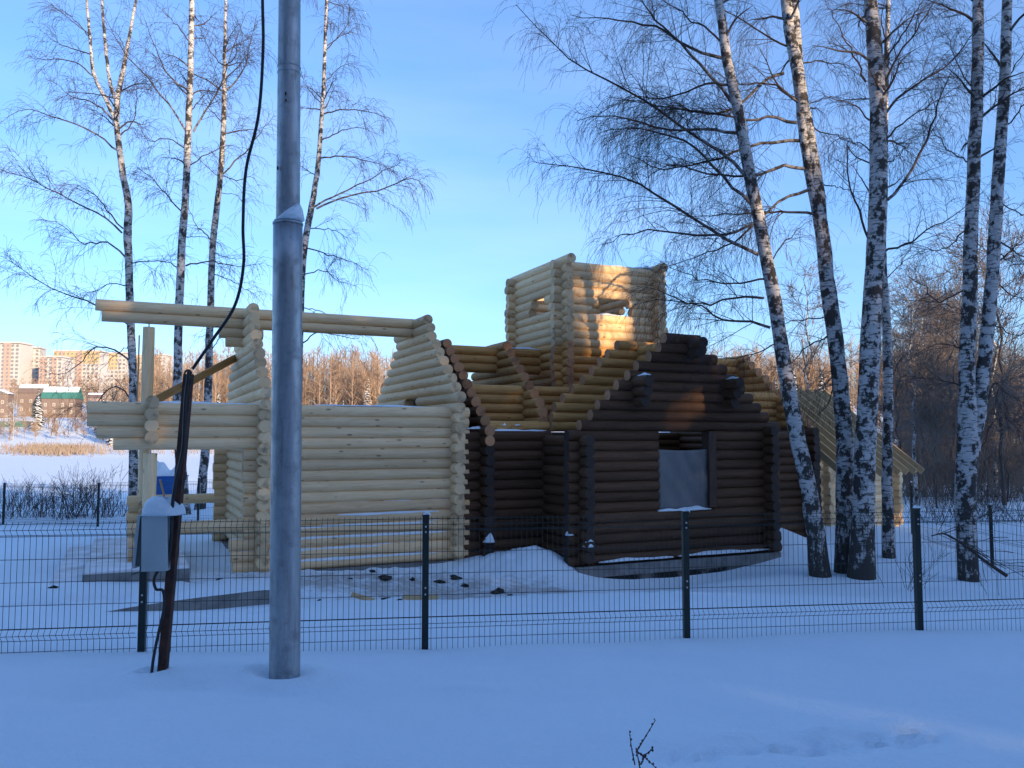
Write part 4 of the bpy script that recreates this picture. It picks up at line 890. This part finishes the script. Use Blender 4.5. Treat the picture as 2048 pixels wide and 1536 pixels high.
for q, (px_, py_, y_, s_, lab) in enumerate(((700, 1142, 15.6, .06, 'tiny dark crumb of ash left of the flat ash strip'), (745, 1130, 16.2, .07, 'small dark crumb right under the pale wall'), (880, 1140, 16.0, .10, 'flat dark patch under the pale corner log ends'), (930, 1152, 15.8, .09, 'dark clod between the pale corner and the snow mound'), (640, 1180, 14.0, .05, 'lone dark crumb right of the steel pole'), (800, 1185, 13.6, .045, 'dark crumb in front of the longer board'), (1020, 1180, 14.8, .045, 'dark crumb right of the clump on the mound'), (440, 1085, 15.2, .09, 'dark scrap under the porch rail'))): lump('charred_lump', lab, 'lump', px_, py_, y_, s_, 'char', 70+q, .35)
for label, a, b in (('short thin board on the snow left of the middle fence post', (703, 1160, 14.3), (748, 1167, 14.2)), ('longer thin board on the snow behind the middle fence post', (805, 1168, 14.2), (876, 1177, 14.0))):
    A, B = at(*a), at(*b); A[2] = gz(A[0], A[1])+.03; B[2] = gz(B[0], B[1])+.03; o = plank(None, A, B, .10, .03, 'board', 'loose_board', (0, .6, 1)); tag(o, label, 'board')
def blue_cabin():
    p = at(330, 975, 33); t = empty('blue_container', p, R(8)); tag(t, 'blue container with deep snow on top behind the porch', 'container')
    obj('container_body', mesh('container_body', *box(-.75, .75, -.5, .5, -.9, .42)), 'blue', t); obj('lid', mesh('lid', *box(-.78, .78, -.53, .53, .421, .47)), 'blue', t)
    drift('snow_cover', 1.6, 1.0, .62, t, (0, 0, .47), seed=61)
blue_cabin()

# ------------------------------------------------------------------ far bank: wood, spruces, houses, blocks
def far_wood(name, label, n, xr, yr, Hr, seed, twig, spikes, mat, mask=None):
    rng = np.random.RandomState(seed); px = rng.uniform(*xr, n); px = np.where((px > 930) & (px < 1380), np.where(rng.rand(n) < .6, px-560, px+380), px); y = rng.uniform(*yr, n); x = (px-1024)/FPX*y; z = ground(x, y); H = rng.uniform(*Hr, n)
    base = np.stack([x, y, z], 1); top = base+np.stack([rng.normal(0, .4, n), rng.normal(0, .4, n), H], 1)
    tr = np.stack([base+(top-base)*t for t in (0, .5, 1)], 1); parts = [tubes(tr, np.stack([H*.010, H*.007, H*.002], 1), 4)]
    i = rng.randint(0, n, n*spikes); t = rng.uniform(.18, .95, n*spikes)[:, None]; p = base[i]*(1-t)+top[i]*t; az = rng.uniform(0, 6.28, len(i)); e = rng.uniform(.35, 1.25, len(i))
    d = np.stack([np.cos(az)*np.cos(e), np.sin(az)*np.cos(e), np.sin(e)], 1); L = H[i]*(.10+.22*(1-t[:, 0]))*rng.uniform(.6, 1.2, len(i)); B = grow(rng, p, d, L, 3, .05, .12)
    parts.append(tubes(B, np.full(B.shape[:2], twig)*np.array([1.6, 1, .35])[None], 3))
    q, d2, _, _ = sprout(rng, B, np.full(B.shape[:2], twig), len(i)*2, .15, .6); T = grow(rng, q, d2, rng.uniform(.7, 2.0, len(q)), 2, 0, .1); parts.append(tubes(T, np.full(T.shape[:2], twig*.55), 3))
    V, Q, A = cat(parts); o = obj(name, mesh_q(name, V, Q), mat); tag(o, label, 'wood', kind='stuff')
far_wood('far_wood', 'reddish brown bare wood on the far bank', 720, (255, 1850), (228, 320), (17, 27), 71, .058, 36, 'twig_far')
far_wood('far_wood', 'bare wood rising behind the right forest', 110, (1790, 2200), (85, 130), (7, 13), 72, .03, 50, 'twig_mid')
far_wood('far_thicket', 'pale scrub in front of the houses on the far bank', 150, (-120, 420), (232, 288), (2, 6), 73, .04, 24, 'twig_far')
far_wood('far_wood', 'bare trees between the far houses and the apartment blocks', 90, (20, 340), (320, 430), (9, 17), 74, .07, 30, 'twig_far')
def reeds():
    rng = np.random.RandomState(5); n = 2300; px = np.where(rng.rand(n) < .7, rng.normal(110, 45, n), rng.uniform(-60, 470, n)); y = rng.uniform(196, 222, n)+rng.normal(0, 3, n); x = (px-1024)/FPX*y; z = ground(x, y)
    P0 = np.stack([x, y, z], 1); S = np.stack([P0, P0+np.stack([rng.normal(0, .25, n), rng.normal(0, .25, n), rng.uniform(.6, 1.7, n)], 1)], 1)
    V, Q, A = tubes(S, np.stack([np.full(n, .08), np.full(n, .03)], 1), 3); o = obj('reed_belt', mesh_q('reed_belt', V, Q, False), 'reed'); tag(o, 'dry reed belt along the far shore', 'reeds', kind='stuff')
reeds()
def spruce_mesh(seed, H):
    rng = np.random.RandomState(seed); V, F = [], []; nl = int(H*1.5)
    for l in range(nl):
        t = l/nl; z = H*(.06+.92*t); R0 = H*.20*(1-t)**.85+.12; nb = 9 if t < .7 else 6
        for b in range(nb):
            a = 2*math.pi*(b+rng.rand()*.7)/nb; r = R0*rng.uniform(.7, 1.15); w = r*.30+.05; dz = -r*rng.uniform(.25, .5); zz = z+rng.normal(0, .15); ca, sa = math.cos(a), math.sin(a); n = len(V)
            V += [(0, 0, zz+.1), (r*.55*ca-w*sa, r*.55*sa+w*ca, zz+dz*.4), (r*ca, r*sa, zz+dz), (r*.55*ca+w*sa, r*.55*sa-w*ca, zz+dz*.4), (r*.5*ca, r*.5*sa, zz+dz*.4-.28)]
            F += [(n, n+1, n+2), (n, n+2, n+3), (n, n+4, n+1), (n+1, n+4, n+2), (n+2, n+4, n+3), (n+3, n+4, n)]
    return mesh('crown', V, F)
spm = []
for s, H in enumerate((17, 14, 19)):
    me = spruce_mesh(80+s, H); me.materials.append(M['spruce']); V, Q, A = tubes(np.array([[(0, 0, -.4), (0, 0, H*.5), (0, 0, H*.98)]]), np.array([[.22, .12, .02]]), 6); tm = mesh_q('trunk', V, Q); tm.materials.append(M['trunk_dark']); spm.append((me, tm))
rng = np.random.RandomState(15)
spr = [(735, 232, 2, 1.0, 'broad snowy spruce on the far bank, left of the stepped pale gable'), (770, 238, 0, .9, 'snowy spruce partly behind the stepped pale gable'), (600, 226, 1, .8, 'snowy spruce showing just right of the steel pole'), (75, 262, 1, 1.0, 'dark spruce between the far houses at left'),
       (205, 250, 1, .95, 'snow dusted spruce right of the green roofed house'), (1590, 225, 2, 1.0, 'snowy spruce in the gap right of the dark gable'), (1645, 232, 0, 1.05, 'snowy spruce between the leaning and the double birch')]
for px in (225, 262, 330, 395, 440, 300, 350, 690, 660, 1700, 1740, 1560, 1660, 820, 520, 480): spr.append((px+rng.uniform(-8, 8), rng.uniform(222, 246), rng.randint(3), rng.uniform(.6, 1.0), None))
for px, y, v, s, lab in spr:
    p = at(px, 850, y); t = empty('spruce_tree', (p[0], p[1], gz(p[0], p[1])), rng.uniform(0, 6)); t.scale = (s, s, s)
    tag(t, lab or 'snow laden spruce among the brown wood on the far bank', 'tree', None if lab else 'spruces on the far bank')
    for me in spm[v]: o = bpy.data.objects.new(me.name.split('.')[0], me); col.objects.link(o); o.parent = t
wb = bare_mesh(90, 15, .16, .6, .03, nl=20)
wbm = []
for (V, Q, A), m in zip(wb, ('bark', 'bark')):
    me = mesh_q('trunk' if not wbm else 'crown', V, Q, True, {'thick': np.full(len(V), .7), 'low': np.full(len(V), -.6)}); me.materials.append(plain_white if False else M['b_white']); wbm.append(me)
for px, y, s, lab in ((655, 214, .62, 'pale frosted birch on the far shore, nearer the steel pole'), (687, 212, .5, 'pale frosted birch on the far shore, nearer the stepped gable'), (27, 240, .8, 'pale bare tree by the brown house at far left')):
    p = at(px, 850, y); t = empty('frosted_birch', (p[0], p[1], gz(p[0], p[1])), px); t.scale = (s, s, s); tag(t, lab, 'tree')
    for me in wbm: o = bpy.data.objects.new(me.name.split('.')[0], me); col.objects.link(o); o.parent = t
def house(label, x0, x1, ytop, yeave, ybase, y, wall, roof, gable_front=False, snow=True, ratio=.6):
    a, b = at(x0, ybase, y), at(x1, ybase, y); e, tp = at(x0, yeave, y)[2], at(x0, ytop, y)[2]; w = b[0]-a[0]; c = (a+b)/2; z0 = min(a[2], gz(c[0], c[1]))-.5
    t = empty('house', (c[0], y, z0), R(8)); tag(t, label, 'house'); d = w*ratio; he = e-z0; ht = tp-z0
    V, F = box(-w/2, w/2, 0, d, 0, he); wl = obj('wall', mesh('wall', V, F), wall, t)
    k = .35
    V = [(-w/2-k, -k, he), (w/2+k, -k, he), (w/2+k, d+k, he), (-w/2-k, d+k, he), (-w/2-k, d/2, ht), (w/2+k, d/2, ht)]
    if gable_front: V = [(-w/2-k, -k, he), (w/2+k, -k, he), (w/2+k, d+k, he), (-w/2-k, d+k, he), (0, -k, ht), (0, d+k, ht)]; F = [(0, 1, 4), (1, 2, 5, 4), (2, 3, 5), (3, 0, 4, 5), (3, 2, 1, 0)]
    else: F = [(0, 1, 5, 4), (1, 2, 5), (2, 3, 4, 5), (3, 0, 4), (3, 2, 1, 0)]
    rf = obj('roof', mesh('roof', V, F), roof, t)
    V2 = [(x*.98, yy*.98+.02, z+.05) for x, yy, z in V]
    if snow: obj('snow_cover', mesh('snow_cover', [(x*.99, yy if gable_front else max(yy, d*.22), z+.12 if not (not gable_front and yy < 0) else he+(ht-he)*.46+.12) for x, yy, z in V], F), 'snow', rf)
    nw = max(2, int(w/2.6))
    for i in range(nw):
        for zz in ((.28, .62) if he > 4 else (.45,)):
            x = -w/2+w*(i+.5)/nw; V, F = box(x-.45, x+.45, -.06, .0, he*zz, he*zz+1.2); f = obj('window', mesh('window', V, F), 'h_cream', wl); V, F = box(x-.32, x+.32, -.075, -.061, he*zz+.12, he*zz+1.08); obj('pane', mesh('pane', V, F), 'glass', f)
house('two storey house with a green roof half under snow on the far bank', 84, 148, 773, 797, 822, 296, 'h_brown', 'h_green')
house('brown gabled house left of the green roofed house', 36, 86, 768, 786, 820, 306, 'h_brown', 'h_brown')
house('small reddish house at the far left edge', -28, 14, 778, 788, 822, 290, 'h_brown', 'h_brown', True)
house('low red house right of the green roofed one', 176, 200, 786, 796, 812, 300, 'b_orange', 'h_brown')
def board_fence():
    a, b = at(-40, 838, 268), at(72, 838, 268); t = empty('board_fence', (a[0], a[1], gz(a[0], a[1])), 0); tag(t, 'green board fence below the far houses', 'fence')
    n = 14; w = (b[0]-a[0])/n
    for i in range(n): x = w*i; V, F = box(x+.03, x+w-.03, 0, .1, gz(a[0]+x, a[1])-gz(a[0], a[1])-.2, gz(a[0]+x, a[1])-gz(a[0], a[1])+1.9); obj('board', mesh('board', V, F), 'h_green', t)
board_fence()
def block(label, x0, x1, ytop, ybase, y, stripes, floors, rz=0):
    a, b = at(x0, ybase, y), at(x1, ybase, y); w = b[0]-a[0]; zt_ = at(x0, ytop, y)[2]; z0 = min(a[2], gz(a[0], a[1]))-3; H = zt_-z0; d = 16
    t = empty('apartment_block', ((a+b)[0]/2, y, z0), rz); tag(t, label, 'building')
    obj('wall', mesh('wall', *box(-w/2, w/2, 0, d, 0, H)), 'b_white', t)
    for q, (s0, s1, m, h0) in enumerate(stripes): obj('facade_panel', mesh('facade_panel', *box(-w/2+w*s0, -w/2+w*s1, -.45-.07*q, -.01-.003*q, H*h0, H+.4-.02*q)), m, t)
    obj('parapet', mesh('parapet', *box(-w/2-.3, w/2+.3, -.9, d+.3, H+.41, H+1.6)), 'b_white', t)
    parts = []; nc = max(3, int(w/3.4)); fh = H/floors
    for i in range(nc):
        for f in range(floors):
            x = -w/2+w*(i+.5)/nc; parts.append(box(x-.75, x+.75, -.75, -.05, f*fh+1.0, f*fh+2.4))
    o = obj('window', mesh('window', *join(parts)), 'glass', t); o['kind'] = 'stuff'
block('tall white and orange apartment block at the far left edge', -30, 36, 688, 812, 600, [(0, .25, 'b_orange', 0), (.5, .72, 'b_orange', .3)], 17)
block('white apartment block with balcony columns left of the orange one', 36, 74, 697, 812, 640, [(.3, .55, 'b_orange', 0)], 16, R(14))
block('orange and white apartment block behind the green roofed house', 76, 122, 716, 812, 610, [(0, .3, 'b_orange', 0), (.55, .75, 'b_orange', 0)], 14)
block('long yellow topped apartment block right of the orange one', 104, 196, 704, 812, 700, [(0, 1, 'b_yellow', .80), (.12, .25, 'b_orange', 0), (.5, .62, 'b_orange', 0)], 15)
block('yellow and white apartment block behind the leftmost birch', 188, 250, 708, 812, 760, [(.1, .7, 'b_yellow', .72)], 14)
block('pale apartment block seen between the leftmost birch and the king post', 244, 330, 712, 812, 820, [(.2, .4, 'b_yellow', .7), (.6, .8, 'b_orange', .5)], 14)
# unseen wood added behind the camera to filter low sun reaching the yard
def shade_wood():
    rng = np.random.RandomState(3); parts = []
    def top(x): return np.interp(x, [-60, 10, 30, 37.4, 38.6, 41.4, 42.6, 60, 75, 140], [20, 21, 25, 24, 14.3, 14.3, 22.5, 22, 21, 22])  # heights shaped for the light: low notch lets sun onto the tower
    n = 300; x = np.linspace(-50, 135, n)+rng.normal(0, .5, n); y = np.tile([-15.5, -27., -19, -30, -23], n//5)+rng.normal(0, 1., n); H = (top(x+(y+20)*.9)+2.4)*rng.uniform(.94, 1.03, n)
    base = np.stack([x, y, np.full(n, -2.4)], 1); tip = base+np.stack([rng.normal(0, .4, n), rng.normal(0, .4, n), H], 1)
    parts.append(tubes(np.stack([base, (base+tip)/2, tip], 1), np.stack([H*.013, H*.009, H*.002], 1), 6))
    m = n*120; i = rng.randint(0, n, m); t = rng.uniform(.10, .98, m)[:, None]; p = base[i]*(1-t)+tip[i]*t; az = rng.uniform(0, 6.28, m); e = rng.uniform(-.25, .5, m)
    d = np.stack([np.cos(az)*np.cos(e), np.sin(az)*np.cos(e), np.sin(e)], 1); L = (.4+2.9*(1-t[:, 0])**.8)*rng.uniform(.6, 1.15, m); B = grow(rng, p, d, L, 3, -.12, .1)
    parts.append(tubes(B, np.stack([np.full(m, .05), np.full(m, SHADE), np.full(m, .03)], 1), 3))
    V, Q, A = cat(parts); o = obj('shade_wood', mesh_q('shade_wood', V, Q), 'trunk_dark'); tag(o, 'unseen wood added behind the viewer to shade the yard', 'wood', kind='stuff')
SHADE = .41
shade_wood()
